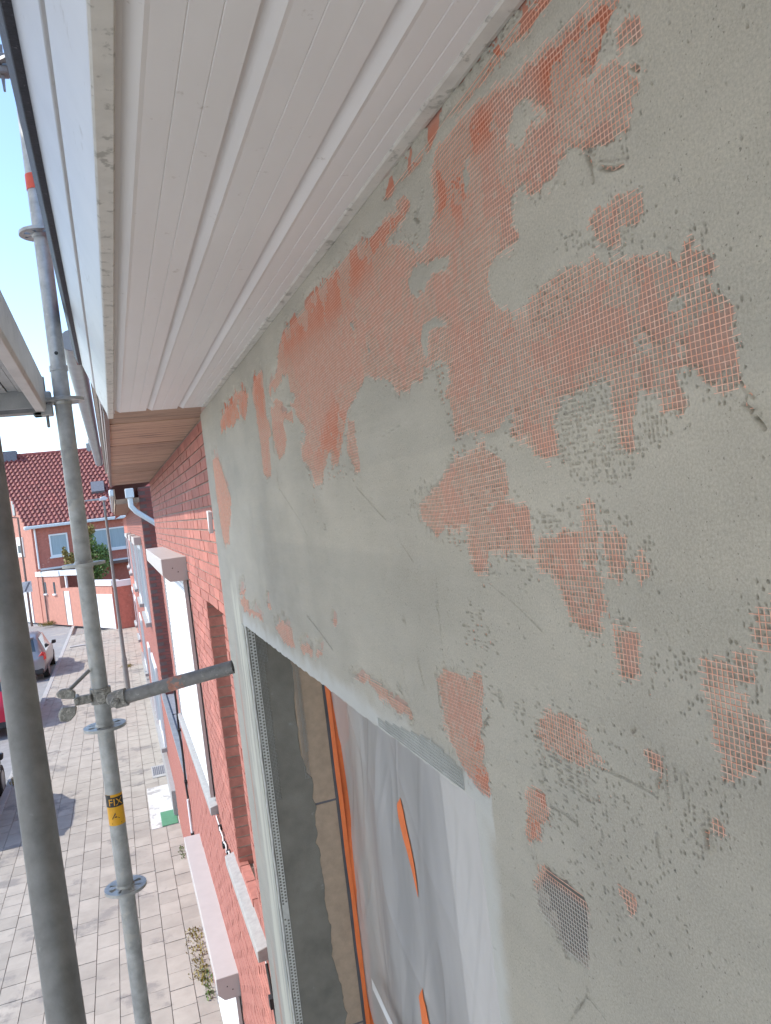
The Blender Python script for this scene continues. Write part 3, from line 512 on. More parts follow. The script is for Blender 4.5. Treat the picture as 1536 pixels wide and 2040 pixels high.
# --- glass fibre net, only where it shows
SV = []; SQ = []; SG = []; SVV = []; ns = 0
def strand(Yc, Zc, horiz, lift):
    """one yarn of the net through mesh-coordinate stations (mm)"""
    global ns
    d = exposure(Yc, Zc); pz = pins(Yc, Zc)
    keep = (d < 22) | (pz > .3)
    if horiz: keep &= (Zc < ZS*1000-1)
    if keep.sum() < 2: return
    k = keep[:-1] & keep[1:]
    wy, wz = warp(Yc, Zc); Yw = 2*Yc - wy; Zw = 2*Zc - wz
    hw = .35 + .12*vn(Yc/9, Zc/9, 7)
    hh = lift + .30*fbm(Yc/40, Zc/40, 8, 2) + .25*np.clip(vn(Yc/90, Zc/90, 6)*2, 0, 1)
    N = len(Yc)
    if horiz: a = np.stack([-(hh-.45)/1000, Yw/1000, (Zw-hw)/1000], 1); b = np.stack([-hh/1000, Yw/1000, (Zw-hw*.7)/1000], 1); c = np.stack([-hh/1000, Yw/1000, (Zw+hw*.7)/1000], 1); e = np.stack([-(hh-.45)/1000, Yw/1000, (Zw+hw)/1000], 1)
    else: a = np.stack([-(hh-.45)/1000, (Yw-hw)/1000, Zw/1000], 1); b = np.stack([-hh/1000, (Yw-hw*.7)/1000, Zw/1000], 1); c = np.stack([-hh/1000, (Yw+hw*.7)/1000, Zw/1000], 1); e = np.stack([-(hh-.45)/1000, (Yw+hw)/1000, Zw/1000], 1)
    V = np.concatenate([a, b, c, e]); i = np.nonzero(k)[0] + ns
    for j in range(3):
        SQ.append(np.stack([i + j*N, i + 1 + j*N, i + 1 + (j+1)*N, i + (j+1)*N], 1))
    g = np.zeros(N)
    for p in PD['G']: g = np.maximum(g, sst(8, -4, poly_sd(Yc, Zc, p, 12.0)))
    vv = np.zeros(N)
    for p in PD['V']: vv = np.maximum(vv, sst(16, -10, poly_sd(Yc, Zc, p, 24.0)))
    SVV.append(np.tile(np.clip(vv*(.9+.4*fbm(Yc/40, Zc/40, 61, 2)), 0, 1)*.5 + (0 if horiz else .18), 4))
    SV.append(V); SG.append(np.tile(g, 4)); ns += len(V)
yst = np.concatenate([np.arange(360, 900, 4.0), np.arange(900, YEND*1000-8, 11.0)])
for j in range(int(-530/PITCH), int(ZS*1000/PITCH)+1):
    strand(yst, np.full(yst.shape, j*PITCH), True, 1.35)
zst = np.arange(-530, ZS*1000-3, 9.0)
for i in range(int(360/PITCH), int((YEND*1000-10)/PITCH)):
    strand(np.full(zst.shape, i*PITCH), zst, False, 1.05)
V = np.concatenate(SV); Qn = np.concatenate(SQ)
c = V[Qn].mean(1)
Qn = Qn[~((c[:,1] > YA-.004) & (c[:,1] < YB+.004) & (c[:,2] < ZL+.006))]
me = rawmesh('reinforcing_mesh', V, Qn); attr(me, 'grey', np.concatenate(SG)); attr(me, 'vivid', np.concatenate(SVV))
me.materials.append(MT['fibre']); tag(link('reinforcing_mesh', me, house), 'orange glass fibre mesh showing through the base coat', kind='stuff')
# --- window reveal
rev = empty
XW = .30     # plane of the masked window
jm = MB()    # far jamb: grey coat with a ragged inner edge
N = 150; zz = np.linspace(-2.33, ZL, N)
ed = .168 + .012*fbm(zz*6, zz*0, 3, 3) + .010*fbm(zz*30, zz*0, 5, 2) - .022*sst(-1.05, -.95, zz) + .03*sst(-1.5, -2.2, zz)
vs = []; fs = []
for i in range(N):
    vs += [(.001, YB-.004, zz[i]), (float(ed[i]), YB-.005, zz[i]), (float(ed[i])+.002, YB+.001, zz[i])]
    if i: 
        a = 3*i; fs += [(a-3, a-2, a+1, a), (a-2, a-1, a+2, a+1)]
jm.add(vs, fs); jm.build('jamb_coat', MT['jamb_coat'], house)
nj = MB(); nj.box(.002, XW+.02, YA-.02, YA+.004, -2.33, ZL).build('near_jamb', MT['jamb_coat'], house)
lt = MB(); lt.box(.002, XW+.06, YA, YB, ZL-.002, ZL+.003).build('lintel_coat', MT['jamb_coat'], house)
zc = [ZL, -1.125, -1.985, -2.34]
bk = MB().box(.14, .262, YB-.0012, YB+.01, -2.34, ZL).build('joint_backing', MT['joint'], house)
for i in range(3):
    MB().box(.14, .252, YB-.0035, YB+.004, zc[i+1]+.004, zc[i]-.004).build('stone_panel', MT['stone'], bk, bevel=.001)
# perforated corner bead on the far jamb
pb = MB(); X0, CW, CHt = .0015, .0118, .0118
yv = YB - .0075
for c in range(2):
    z = ZL - .002 + (CHt/2 if c else 0); xc = X0 + (c+.5)*CW
    while z > -2.33:
        zc_ = z - CHt/2
        if -1.52 < z < -1.45 and random.random() < .8:
            pb.add([(xc-CW/2, yv, z-CHt), (xc+CW/2, yv, z-CHt), (xc+CW/2, yv, z), (xc-CW/2, yv, z)], [(0,1,2,3)]); z -= CHt; continue
        vs = []
        for k in range(12):
            t = math.pi*2*k/12; vs.append((xc + .0038*math.cos(t), yv, zc_ + .0037*math.sin(t)))
        for k in range(12):
            t = math.pi*2*k/12; m_ = max(abs(math.cos(t)), abs(math.sin(t))); vs.append((xc + CW/2*math.cos(t)/m_, yv, zc_ + CHt/2*math.sin(t)/m_))
        fs = [(k, (k+1) % 12, 12+(k+1) % 12, 12+k) for k in range(12)]
        n = len(vs); vs += [(xc+sx*CW/2, yv, zc_+sz*CHt/2) for sx, sz in ((1,1),(-1,1),(-1,-1),(1,-1))]
        fs += [(12+1, n, 12+2), (12+4, n+1, 12+5), (12+7, n+2, 12+8), (12+10, n+3, 12+11)]
        pb.add(vs, fs); z -= CHt
bead = pb.build('corner_bead', MT['bead'], house); tag(bead, 'pale perforated corner bead on the far window jamb')
MB().path([(-.004+.0012*math.sin(k*2.1), YB-.004, ZL - k*.06) for k in range(32)], .0042, 6).build('bead_nose', MT['bead'], bead, smooth=True)
MB().box(-.0060, -.0025, YB+.035, YB+.088, -2.33, ZL+.0).build('stop_profile', MT['cream'], house, bevel=.0015)
net = MB()
def jnet(x0, x1, z0, z1, st=.0052, rag=.6):
    n = int((x1-x0)/st)
    for i in range(n+1):
        x = x0 + i*st; net.box(x-.00028, x+.00028, YB-.0065, YB-.0056, z0, z1)
    z = z0
    while z < z1:
        a = random.uniform(0, .004); net.box(x0-.001, x1+a, YB-.0070, YB-.0058, z-.00028, z+.00028); z += st
jnet(.030, .050, -1.07, ZL-.01); jnet(.050, .062, -.56, ZL-.02); jnet(.148, .166, -1.02, -.56); jnet(.160, .172, -.92, -.60)
tag(net.build('bead_mesh', MT['white_net'], house), 'white mesh wing of the corner bead', kind='stuff')
# light corner net pressed into the lintel edge (near end)
lnet = MB()
for i in range(70):
    y = YA + .03 + i*.0052 
    for r in range(int(3 + 6*max(0, 1-abs(i-20)/50))):
        zq = ZL + .004 + r*.005
        lnet.box(-.0049, -.0040, y, y+.0046, zq-.0005, zq+.0005); lnet.box(-.0047, -.0038, y-.0005, y+.0005, zq, zq+.005)
tag(lnet.build('lintel_mesh', MT['white_net'], house), kind='stuff')
# window behind the film
wf = MB(); wf.box(XW+.035, XW+.10, YA+.0, YA+.16, -2.3, ZL).box(XW+.035, XW+.10, YB-.09, YB, -2.3, ZL).box(XW+.035, XW+.10, YA+.16, YB-.09, ZL-.075, ZL).box(XW+.035, XW+.10, YA+.16, YB-.09, -2.3, -2.2).box(XW+.03, XW+.09, 1.64, 1.92, -2.2, ZL-.075)
win = wf.build('window', MT['white'], house, bevel=.004)
MB().box(XW+.06, XW+.066, YA+.16, YB-.09, -2.2, ZL-.075).build('pane', MT['glass'], win)

# ---- eaves
eaves = MB().box(-.372, .0, -6, 3.16, ZS+.030, ZS+.045).build('eaves', MT['brownwood'], house)
Y0, Y1 = -6.0, 3.15
def board(x0, x1, name='soffit_board'):
    # panel with a wide hollow joint on its street side and two fine grooves
    L = x1 - x0; g = .0016
    prof = [(x0, ZS+.02), (x0, ZS+.010), (x0+.006, ZS+.009), (x0+.012, ZS+.005), (x0+.022, ZS-.001), (x0+.027, ZS)]
    for k in (1, 2):
        xg = x0 + .027 + (L-.027)*k/3.0
        prof += [(xg-.0010, ZS), (xg, ZS+.0011), (xg+.0010, ZS)]
    prof += [(x1-.001, ZS), (x1-.001, ZS+.02)]
    o = MB().prism(prof, 'y', Y0, Y1 + random.uniform(-.004, .004)).build(name, MT['pvc'], eaves); return o
for a, b in ((-.355, -.236), (-.236, -.117), (-.117, -.020)): board(a, b)
MB().prism([(-.024, ZS+.02), (-.024, ZS-.001), (-.021, ZS-.0025), (-.006, ZS-.0025), (.0, ZS-.0005), (.0, ZS+.02)], 'y', Y0, 3.15).build('wall_trim', MT['pvc_old'], eaves)
MB().prism([(-.379, ZS+.03), (-.379, ZS-.004), (-.3765, ZS-.0065), (-.3585, ZS-.0065), (-.3565, ZS-.004), (-.3565, ZS+.012), (-.350, ZS+.014), (-.350, ZS+.03)], 'y', Y0, 3.262).build('edge_trim', MT['pvc_old'], eaves)
def lean(z): return -.378 - (z-ZS)*.345
def fas(z0, z1, off, name, m, t=.014, y1=3.255, cutz=.30):
    y_a = y1 - (z0-ZS)*cutz; y_b = y1 - (z1-ZS)*cutz
    a = [(lean(z0)-off, Y0, z0), (lean(z0)-off+t, Y0, z0), (lean(z1)-off+t, Y0, z1), (lean(z1)-off, Y0, z1)]
    b = [(lean(z0)-off, y_a, z0), (lean(z0)-off+t, y_a, z0), (lean(z1)-off+t, y_b, z1), (lean(z1)-off, y_b, z1)]
    return MB().hexa(a, b).build(name, m, eaves, bevel=.0015)
fas(ZS+.002, .531, .0, 'fascia_board', MT['pvc_fascia']); fas(.530, .544, -.006, 'fascia_groove', MT['pvc_old']); fas(.543, .636, .001, 'fascia_board', MT['pvc_fascia'])
fas(.634, .668, .014, 'roof_edge', MT['rubber'], t=.03)
MB().hexa([(lean(.668)-.01, -6, .667), (lean(.668)-.01, 3.36, .667), (5, 3.36, 3.4), (5, -6, 3.4)], [(lean(.668)-.01, -6, .70), (lean(.668)-.01, 3.36, .70), (5, 3.36, 3.45), (5, -6, 3.45)]).build('roof', MT['tile'], house)

# ---- masking film on the window
film = empty('masking_film', (XW, 1.9, -2.3), 'translucent plastic masking film taped over the window', 'plastic film')
ys = np.linspace(YA+.006, YB-.012, 460); zs = np.linspace(-2.28, ZL-.004, 300)
Yg, Zg = np.meshgrid(ys, zs, indexing='ij')
u = (YB - Yg)
ph = u*30 - (Zg+.42)*6*np.exp(-u/.6) + 1.6*vn(Yg*2, Zg*2, 3)
fold = .011*np.sin(ph)*np.exp(-u/.38) + .008*np.sin(u*11 + Zg*1.8)*np.exp(-((u-.5)/.4)**2)
fold += .006*fbm(Yg*4+Zg*2, Zg*1.2, 15, 2)
fan = np.abs(np.sin(9*np.arctan2(Zg+.30, u+.12) + 2*vn(Yg*3, Zg*3, 29)))
fold += .0045*(1-fan)**3*np.exp(-u/.9)
rid = 1-np.abs(fbm(Yg*7+Zg*2.5, Zg*1.2-Yg*1.0, 35, 2)); fold += .005*np.clip(rid-.82, 0, 1)/.18*(.25+np.exp(-u/.6))
Xg = XW + .010 - fold - .035*np.exp(-u/.03)
V = np.stack([Xg.ravel(), Yg.ravel(), Zg.ravel()], 1); I = np.arange(V.shape[0]).reshape(Xg.shape)
me = rawmesh('film', V, np.stack([I[:-1,:-1], I[:-1,1:], I[1:,1:], I[1:,:-1]], -1).reshape(-1, 4))
me.polygons.foreach_set('use_smooth', np.ones(len(me.polygons), dtype=bool)); me.materials.append(MT['film']); link('film', me, film)
def strip(name, pts, m, thick=.0008):
    """ribbon through (x,y,z,width direction) stations"""
    b = MB(); vs = []; fs = []
    for i, (p, q) in enumerate(pts):
        vs += [p, q]
        if i: a = 2*i; fs.append((a-2, a-1, a+1, a))
    b.add(vs, fs); o = b.build(name, m, film); md = o.modifiers.new('thickness', 'SOLIDIFY'); md.thickness = thick; return o
pts = []
for k in range(61):
    t = k/60; z = ZL - .002 - t*1.9
    wd = .052 + .030*math.exp(-((t-.17)/.10)**2) - .006*math.sin(t*9) + .002*math.sin(k*.8)
    if t > .26: wd -= .018
    pts.append(((.267+.0015*math.sin(k*.35), YB-.008, z), (.267+wd, YB-.016-.010*(1+math.sin(k*.23)), z+.004)))
strip('tape', pts, MT['tape'])
pts = [((.262+.001*math.sin(k*.6), YB-.0095-.001*math.sin(k*.4), ZL-.004-k*.032), (.276, YB-.020-.003*math.sin(k*.37), ZL-.004-k*.032)) for k in range(60)]
strip('tape', pts, MT['tape'])
def filmx(y, z): return float(Xg[int(np.clip(np.searchsorted(ys, y), 0, len(ys)-1)), int(np.clip(np.searchsorted(zs, z), 0, len(zs)-1))]) - .0025
def flap(yc, z0, z1, w, lean_):
    pts = []
    for k in range(25):
        t = k/24; ww = w*(min(1, t/.12) if t < .45 else 1-(t-.45)/.58)
        y = yc + lean_*t + .006*math.sin(t*7); zt = z0+(z1-z0)*t; pts.append(((filmx(y-ww*.3, zt), y-ww*.3, zt), (filmx(y+ww*.9, zt), y+ww*.9, zt-.004)))
    strip('tape', pts, MT['tape'])
flap(2.215, -.925, -1.21, .050, -.055); flap(2.225, -1.525, -1.9, .045, -.04)
pts = []
for k in range(12):
    t = k/11; pts.append(((XW-.022-.01*math.sin(t*3), 2.72-.50*t, -1.765+.03*t-.10*t*t), (XW-.024-.01*math.sin(t*3), 2.71-.50*t, -1.80+.03*t-.10*t*t)))
strip('white_strip', pts, MT['white'])

# ================================================================== scaffold
PX, PY = -.508, 2.52          # standard
R_ = .02415
def rosette(z, parent, x=PX, y=PY):
    b = MB(); n = 48; ro, ri = .062, .027
    vs = []; fs = []
    holes = [(k*math.pi/4, (.0095, .011) if k % 2 == 0 else (.008, .0075)) for k in range(8)]
    # disc as polar grid with openings left out
    nr = 6; na = 64
    rad = [.0235 + (ro-.0235)*i/nr for i in range(nr+1)]
    solid = []
    for i in range(nr):
        for a in range(na):
            k = a % 8
            hole = (1 <= i <= 3) and (k in (3, 4) or (a//8 % 2 == 0 and k in (2, 5)))
            if not hole: solid.append((i, a))
    S_ = set(solid); T = .0045
    def P(i, a, s): t = 2*math.pi*(a % na)/na; return (x + rad[i]*math.cos(t), y + rad[i]*math.sin(t), z + s*T)
    for i, a in solid:
        b.add([P(i,a,1), P(i+1,a,1), P(i+1,a+1,1), P(i,a+1,1)], [(0,1,2,3)])
        b.add([P(i,a,-1), P(i+1,a,-1), P(i+1,a+1,-1), P(i,a+1,-1)], [(3,2,1,0)])
        for (j, c, q0, q1) in ((i, a-1, (i,a), (i+1,a)), (i, a+1, (i,a+1), (i+1,a+1)), (i-1, a, (i,a), (i,a+1)), (i+1, a, (i+1,a), (i+1,a+1))):
            if (j, c % na) not in S_:
                b.add([P(*q0,1), P(*q1,1), P(*q1,-1), P(*q0,-1)], [(0,1,2,3)])
    o = b.build('rosette', MT['galv'], parent)
    MB().tube((x,y,z-.012), (x,y,z-.004), R_+.001, R_+.004, 24).tube((x,y,z+.004), (x,y,z+.012), R_+.004, R_+.001, 24).build('weld', MT['galv'], o, smooth=True)
    return o
std = empty('scaffold_standard', (PX, PY, G), 'galvanised scaffold upright with rosettes and a yellow label beside the eaves', 'scaffold post')
MB().tube((PX,PY,G), (PX,PY,.49), R_, n=32).build('tube', MT['cement_tube'], std, smooth=True)
MB().tube((PX,PY,.497), (PX,PY,1.95), R_-.0012, n=32).build('upper_tube', MT['galv'], std, smooth=True)
MB().tube((PX,PY,.485), (PX,PY,.500), R_+.0022, n=32).build('collar', MT['galv'], std, smooth=True)
MB().tube((PX+.0,PY-R_-.0005,.535), (PX,PY-R_+.004,.535), .0055, n=12).build('bolt_hole', MT['black'], std)
for z in (1.40, .90, .395, -.105, -.605, -1.105, -1.605, -2.105, -2.605): rosette(z, std)
MB().tube((PX,PY,1.03), (PX,PY,1.075), R_+.0006, n=32).build('red_band', MT['redtape'], std, smooth=True)
MB().hexa([(PX+.02,PY-.022,1.045),(PX+.03,PY-.014,1.045),(PX+.035,PY-.010,1.0),(PX+.025,PY-.02,1.01)], [(PX+.021,PY-.0235,1.045),(PX+.031,PY-.0155,1.045),(PX+.036,PY-.0115,1.0),(PX+.026,PY-.0215,1.01)]).build('tape_end', MT['redtape'], std)
# label wrapped round the tube: black band with FIX, yellow band with a warning triangle
def wrap(name, a0, a1, z0, z1, m, off, parent, n=20):
    b = MB(); vs = []; fs = []
    for i in range(n+1):
        t = a0 + (a1-a0)*i/n; c, s = math.cos(t), math.sin(t); r = R_ + off
        vs += [(PX+r*c, PY+r*s, z0), (PX+r*c, PY+r*s, z1)]
        if i: fs.append((2*i-2, 2*i, 2*i+1, 2*i-1))
    return b.add(vs, fs).build(name, m, parent, smooth=True)
AC = math.radians(-90)         # side facing the camera
lab = wrap('label', AC-1.35, AC+1.5, -.905, -.810, MT['yellow'], .0004, std)
wrap('label_band', AC-1.35, AC+1.35, -.848, -.818, MT['black'], .0008, lab)
wrap('label_field', AC-1.35, AC-.42, -.8195, -.8105, MT['black'], .0008, lab)
def text_wrap(txt, size, ac, z0, m, off, parent, name):
    cu = bpy.data.curves.new(name, 'FONT'); cu.body = txt; cu.size = size; cu.align_x = 'CENTER'; cu.resolution_u = 3
    to = bpy.data.objects.new(name, cu); COL.objects.link(to)
    dg = bpy.context.evaluated_depsgraph_get(); me = bpy.data.meshes.new_from_object(to.evaluated_get(dg))
    bpy.data.objects.remove(to); bpy.data.curves.remove(cu)
    for v in me.vertices:
        t = ac + v.co.x/R_*1.0; r = R_ + off
        z = z0 + v.co.y; v.co = (PX+r*math.cos(t), PY+r*math.sin(t), z)
    me.materials.append(m); return link(name, me, parent)
text_wrap('FIX', .030, AC+.12, -.8435, MT['yellow'], .0013, lab, 'lettering')
def tri(pts, m, off, name):
    vs = [(PX+(R_+off)*math.cos(AC+a/R_), PY+(R_+off)*math.sin(AC+a/R_), z) for a, z in pts]
    MB().add(vs, [tuple(range(len(vs)))]).build(name, m, lab)
tri([(-.013,-.884),(.010,-.884),(.0,-.874),(-.0015,-.864)], MT['black'], .0016, 'pictogram')
tri([(-.009,-.8815),(.006,-.8815),(-.0015,-.8705)], MT['yellow'], .0020, 'pictogram')
tri([(-.006,-.8800),(.003,-.8800),(.001,-.8755),(-.003,-.8765)], MT['black'], .0023, 'pictogram')
tri([(-.014,-.8995),(.014,-.8995),(.014,-.8965),(-.014,-.8965)], MT['black'], .0012, 'pictogram')

near = empty('scaffold_brace', (-0.497, 0.780, -1.62), 'thick plain grey scaffold brace tube, nearest thing at the left edge', 'scaffold tube')
MB().tube((-0.4974, 0.7805, -1.62), (-0.6011, 1.4802, .345), R_, n=40).build('tube', MT['galv_dark'], near, smooth=True)
MB().tube((-0.4974, 0.7805, -1.66), (-0.4995, 0.7947, -1.58), R_+.006, n=32).build('end_fitting', MT['galv'], near, smooth=True)

# deck above, on the street side
deck = empty('scaffold_deck', (-1.08, .5, .355), 'steel scaffold deck with aluminium side rail seen from below', 'scaffold deck')
DY0, DY1 = -3.2, 2.45
for k, x1 in enumerate((-.552, -.912, -1.272)):
    x0 = x1 - .352
    b = MB()
    n = 12     # ribbed underside
    for i in range(n):
        xa = x0 + .012 + (.328)*i/n; xb = xa + .328/n
        b.box(xa, xb-.003, DY0, DY1-.02, .414 + (.004 if i % 2 else 0), .424)
    b.box(x0+.010, x1-.010, DY0, DY1-.01, .422, .430)
    b.build('plank', MT['deck'], deck)
    for s, xr in ((1, x1), (-1, x0)):
        t = .004*s
        b = MB(); b.prism([(xr, .366), (xr, .456), (xr-t*2, .456), (xr-t, .440), (xr-t, .378), (xr-.030*s, .366), (xr-.030*s, .358), (xr-.006*s, .356)], 'y', DY0, DY1)
        b.build('side_rail', MT['rail'], deck, bevel=.001)
    MB().box(x0+.006, x1-.006, DY1-.006, DY1+.001, .368, .452).build('end_cap', MT['deck'], deck)
    for xh in (x0+.06, x1-.05):
        MB().prism([(DY1-.002, .44), (DY1+.035, .475), (DY1+.075, .47), (DY1+.085, .43), (DY1+.070, .425), (DY1+.060, .452), (DY1+.035, .45), (DY1+.0, .40)], 'x', xh-.006, xh+.006).build('hook', MT['galv'], deck)
trn = empty('scaffold_transom', (-1.05, PY, .38), 'galvanised transom carrying the deck end at the upright', 'scaffold beam')
MB().prism([(PY-.027, .418), (PY-.027, .362), (PY+.027, .362), (PY+.027, .418), (PY+.021, .418), (PY+.021, .369), (PY-.021, .369), (PY-.021, .418)], 'x', -1.66, PX-.058).build('beam', MT['galv_dark'], trn)
MB().box(PX-.085, PX-.030, PY-.020, PY+.020, .402, .424).box(PX-.085, PX-.030, PY-.020, PY+.020, .352, .386).box(PX-.085, PX-.060, PY-.020, PY+.020, .352, .424).build('wedge_head', MT['galv'], trn, bevel=.003)
MB().box(PX-.052, PX-.044, PY-.008, PY+.008, .318, .470).build('wedge', MT['galv_dark'], trn, bevel=.001)

led = empty('scaffold_ledger', (-1.1, PY, 1.4), 'horizontal ledger clamped to the upright at the top left corner', 'scaffold beam')
MB().tube((-1.9, PY, 1.40), (PX-.075, PY, 1.40), R_, n=20).build('tube', MT['galv'], led, smooth=True)
MB().box(PX-.09, PX-.030, PY-.020, PY+.020, 1.407, 1.430).box(PX-.09, PX-.030, PY-.020, PY+.020, 1.37, 1.393).box(PX-.09, PX-.062, PY-.020, PY+.020, 1.37, 1.430).build('wedge_head', MT['galv_dark'], led, bevel=.004)
MB().hexa([(PX-.052,PY-.006,1.325),(PX-.046,PY-.006,1.325),(PX-.040,PY-.006,1.46),(PX-.060,PY-.006,1.46)], [(PX-.052,PY+.006,1.325),(PX-.046,PY+.006,1.325),(PX-.040,PY+.006,1.46),(PX-.060,PY+.006,1.46)]).build('wedge', MT['galv_dark'], led)

# tie tube towards the wall, with its swivel coupler
tie = empty('tie_tube', (-.3, 2.4, -.48), 'short grey tie tube reaching from the upright to the facade', 'scaffold tube')
T0 = Vector((PX+.045, PY-.075, -.515)); T1 = Vector((-.125, 2.345, -.463))
dT = (T1-T0).normalized()
b = MB().tube(T0 - dT*.02, T1, .0202, n=28, cap=False)
b.tube(T1, T0 - dT*.02, .0165, n=28, cap=False)
def ringcap(b, p, d, ro, ri, n=28):
    a = d.orthogonal().normalized(); c = d.cross(a); vs = []
    for r in (ro, ri):
        for i in range(n):
            t = 2*math.pi*i/n; vs.append(p + a*(r*math.cos(t)) + c*(r*math.sin(t)))
    b.add(vs, [(i, (i+1) % n, n+(i+1) % n, n+i) for i in range(n)])
ringcap(b, T1, dT, .0202, .0165); ringcap(b, T0 - dT*.02, dT, .0202, .0165)
b.build('tube', MT['tie'], tie, smooth=True)
mid = T0 + dT*.16
MB().tube(mid, mid + dT*.045, .0206, n=28, cap=False).build('paint_patch', simple('salmon_paint_marks', (.50,.24,.18), .7, .3, 50, dirt=((.24,.24,.24), 70, .50)), tie, smooth=True)
cp = empty('swivel_coupler', (PX, PY, -.505), 'cement spattered swivel coupler with open flap clamped on the upright', 'coupler')
zc0 = -.508
b = MB(); n = 28
for r0, r1, za, zb in ((R_+.0005, R_+.0065, zc0-.023, zc0+.023),):
    for i in range(n):
        t0 = 2*math.pi*i/n; t1 = 2*math.pi*(i+1)/n
        q = [(PX+r*math.cos(t), PY+r*math.sin(t)) for r, t in ((r0,t0),(r1,t0),(r1,t1),(r0,t1))]
        b.hexa([(x,y,za) for x, y in q], [(x,y,zb) for x, y in q])
b.build('clamp_ring', MT['coupler'], cp)
MB().box(PX-.012, PX+.014, PY-R_-.010, PY-R_-.005, zc0-.016, zc0+.016).build('cast_plate', MT['coupler'], cp, bevel=.003)
MB().tube((PX+.030, PY-.058, zc0-.006), (PX+.052, PY-.085, zc0-.006), .020, n=20).build('pivot', MT['coupler'], cp, smooth=True)
MB().tube((PX+.040, PY-.098, zc0-.009), (PX+.040, PY-.112, zc0-.009), .0145, n=6).tube((PX+.040, PY-.112, zc0-.009), (PX+.040, PY-.120, zc0-.009), .008, n=12).build('nut', MT['coupler'], cp, bevel=.001)
# second ring holding the tie tube
b = MB()
b.tube(T0 - dT*.004, T0 + dT*.030, .0268, n=24).build('tube_ring', MT['coupler'], cp, smooth=True)
MB().box(PX-.075, PX-.026, PY-.030, PY-.012, zc0-.013, zc0+.013).build('lug', MT['coupler'], cp, bevel=.003)
MB().tube((PX-.068, PY-.046, zc0+.006), (PX-.068, PY+.02, zc0+.006), .007, n=10).build('bolt', MT['coupler'], cp, smooth=True)
MB().prism([(PX-.070, zc0+.012), (PX-.112, zc0+.020), (PX-.122, zc0+.034), (PX-.108, zc0+.047), (PX-.082, zc0+.045), (PX-.066, zc0+.032)], 'y', PY-.050, PY-.030).build('flap', MT['coupler'], cp, bevel=.004)
MB().prism([(PX-.068, zc0-.010), (PX-.110, zc0-.006), (PX-.122, zc0-.024), (PX-.118, zc0-.046), (PX-.092, zc0-.050), (PX-.072, zc0-.032)], 'y', PY-.058, PY-.036).build('flap', MT['coupler'], cp, bevel=.004)
MB().tube((PX-.088, PY-.038, zc0+.036), (PX-.022, PY-.02, zc0+.085), .0055, n=10).build('bolt', MT['galv_dark'], cp, smooth=True)

# added unseen netting outside the scaffold, keeps direct sun off wall and fascia
m, nd, lk, bs = newmat('sun_screen_netting')
bs.inputs['Base Color'].default_value = (.62,.62,.60,1); bs.inputs['Roughness'].default_value = .8
tl = nd.new('ShaderNodeBsdfTranslucent'); tl.inputs[0].default_value = (.80,.79,.75,1)
tr = nd.new('ShaderNodeBsdfTransparent'); m1 = nd.new('ShaderNodeMixShader'); m2 = nd.new('ShaderNodeMixShader')
m1.inputs[0].default_value = .6; m2.inputs[0].default_value = .05
lk.new(bs.outputs[0], m1.inputs[1]); lk.new(tl.outputs[0], m1.inputs[2]); lk.new(m1.outputs[0], m2.inputs[1]); lk.new(tr.outputs[0], m2.inputs[2]); lk.new(m2.outputs[0], nd['Material Output'].inputs[0])
netg = empty('added_shade_netting', (-1.74, -.4, -2.2), 'added unseen pale netting that shades the wall and eaves from the sun', 'netting')
b = MB(); vs = []; fs = []
for i in range(41):
    y = -3.4 + 7.2*i/40
    for j in range(13):
        z = -2.2 + 4.6*j/12; vs.append((-1.74 + .03*math.sin(i*.9)*math.sin(j*.8+.4) , y, z))
for i in range(40):
    for j in range(12): a = i*13+j; fs.append((a, a+1, a+14, a+13))
b.add(vs, fs); b.build('net', m, netg, smooth=True)
for y in (-3.4, -.5, 2.52):
    MB().tube((-1.70, y, G), (-1.70, y, 2.4), R_, n=16).build('outer_post', MT['galv'], netg, smooth=True)

# ================================================================== brick neighbour
XB = .03; NY0, NY1 = YEND, 9.15; ZW = .455
nb = empty('brick_house', (XB, 6.2, G), 'red brick neighbour house with weathered wooden eaves and white roller shutters', 'house')
OPEN = [(3.78, 4.47, -2.02, -.462), (5.50, 8.02, -2.0, -.44), (5.50, 8.02, -4.95, -3.36)]   # y0,y1,z0,z1
wall2 = MB()
def cutwall(b, xa, xb, y0, y1, z0, z1, ops):
    ycuts = sorted({y0, y1, *[v for o in ops for v in (o[0], o[1]) if y0 < v < y1]})
    for a, c in zip(ycuts, ycuts[1:]):
        zs_ = [(o[2], o[3]) for o in ops if o[0] <= a+1e-6 and o[1] >= c-1e-6]
        z = z0
        for lo, hi in sorted(zs_):
            if lo > z: b.box(xa, xb, a, c, z, lo)
            z = max(z, hi)
        if z < z1: b.box(xa, xb, a, c, z, z1)
cutwall(wall2, XB+.007, .35, NY0+.001, NY1, G, .9, OPEN)
wall2 = wall2.box(.35, 5, NY0, NY1, G, .4).build('wall', MT['mortar'], nb)
CH, CL = .058, .205
bm_full = MB().box(0, .05, -CL/2+.0045, CL/2-.0045, -CH/2+.0045, CH/2-.0045).mesh('brick'); bm_full.materials.append(MT['brick'])
bl = []
rows = int((ZW - G)/CH)
for r in range(rows):
    z = ZW - .01 - (r+.5)*CH
    if z < G: break
    off = (r % 2)*CL/2
    y = NY0 + off - CL
    while y < NY1:
        a = max(y, NY0+.002); c = min(y+CL, NY1)
        segs = [(a, c)]
        for o in OPEN:
            if o[2] < z < o[3]:
                ns_ = []
                for s0, s1 in segs:
                    if s1 <= o[0] or s0 >= o[1]: ns_.append((s0, s1))
                    else:
                        if s0 < o[0]: ns_.append((s0, o[0]))
                        if s1 > o[1]: ns_.append((o[1], s1))
                segs = ns_
        for s0, s1 in segs:
            if s1 - s0 > .03: bl.append((s0, s1, z))
        y += CL
bl.sort(key=lambda q: q[0] + abs(q[2]+.4)*.55)
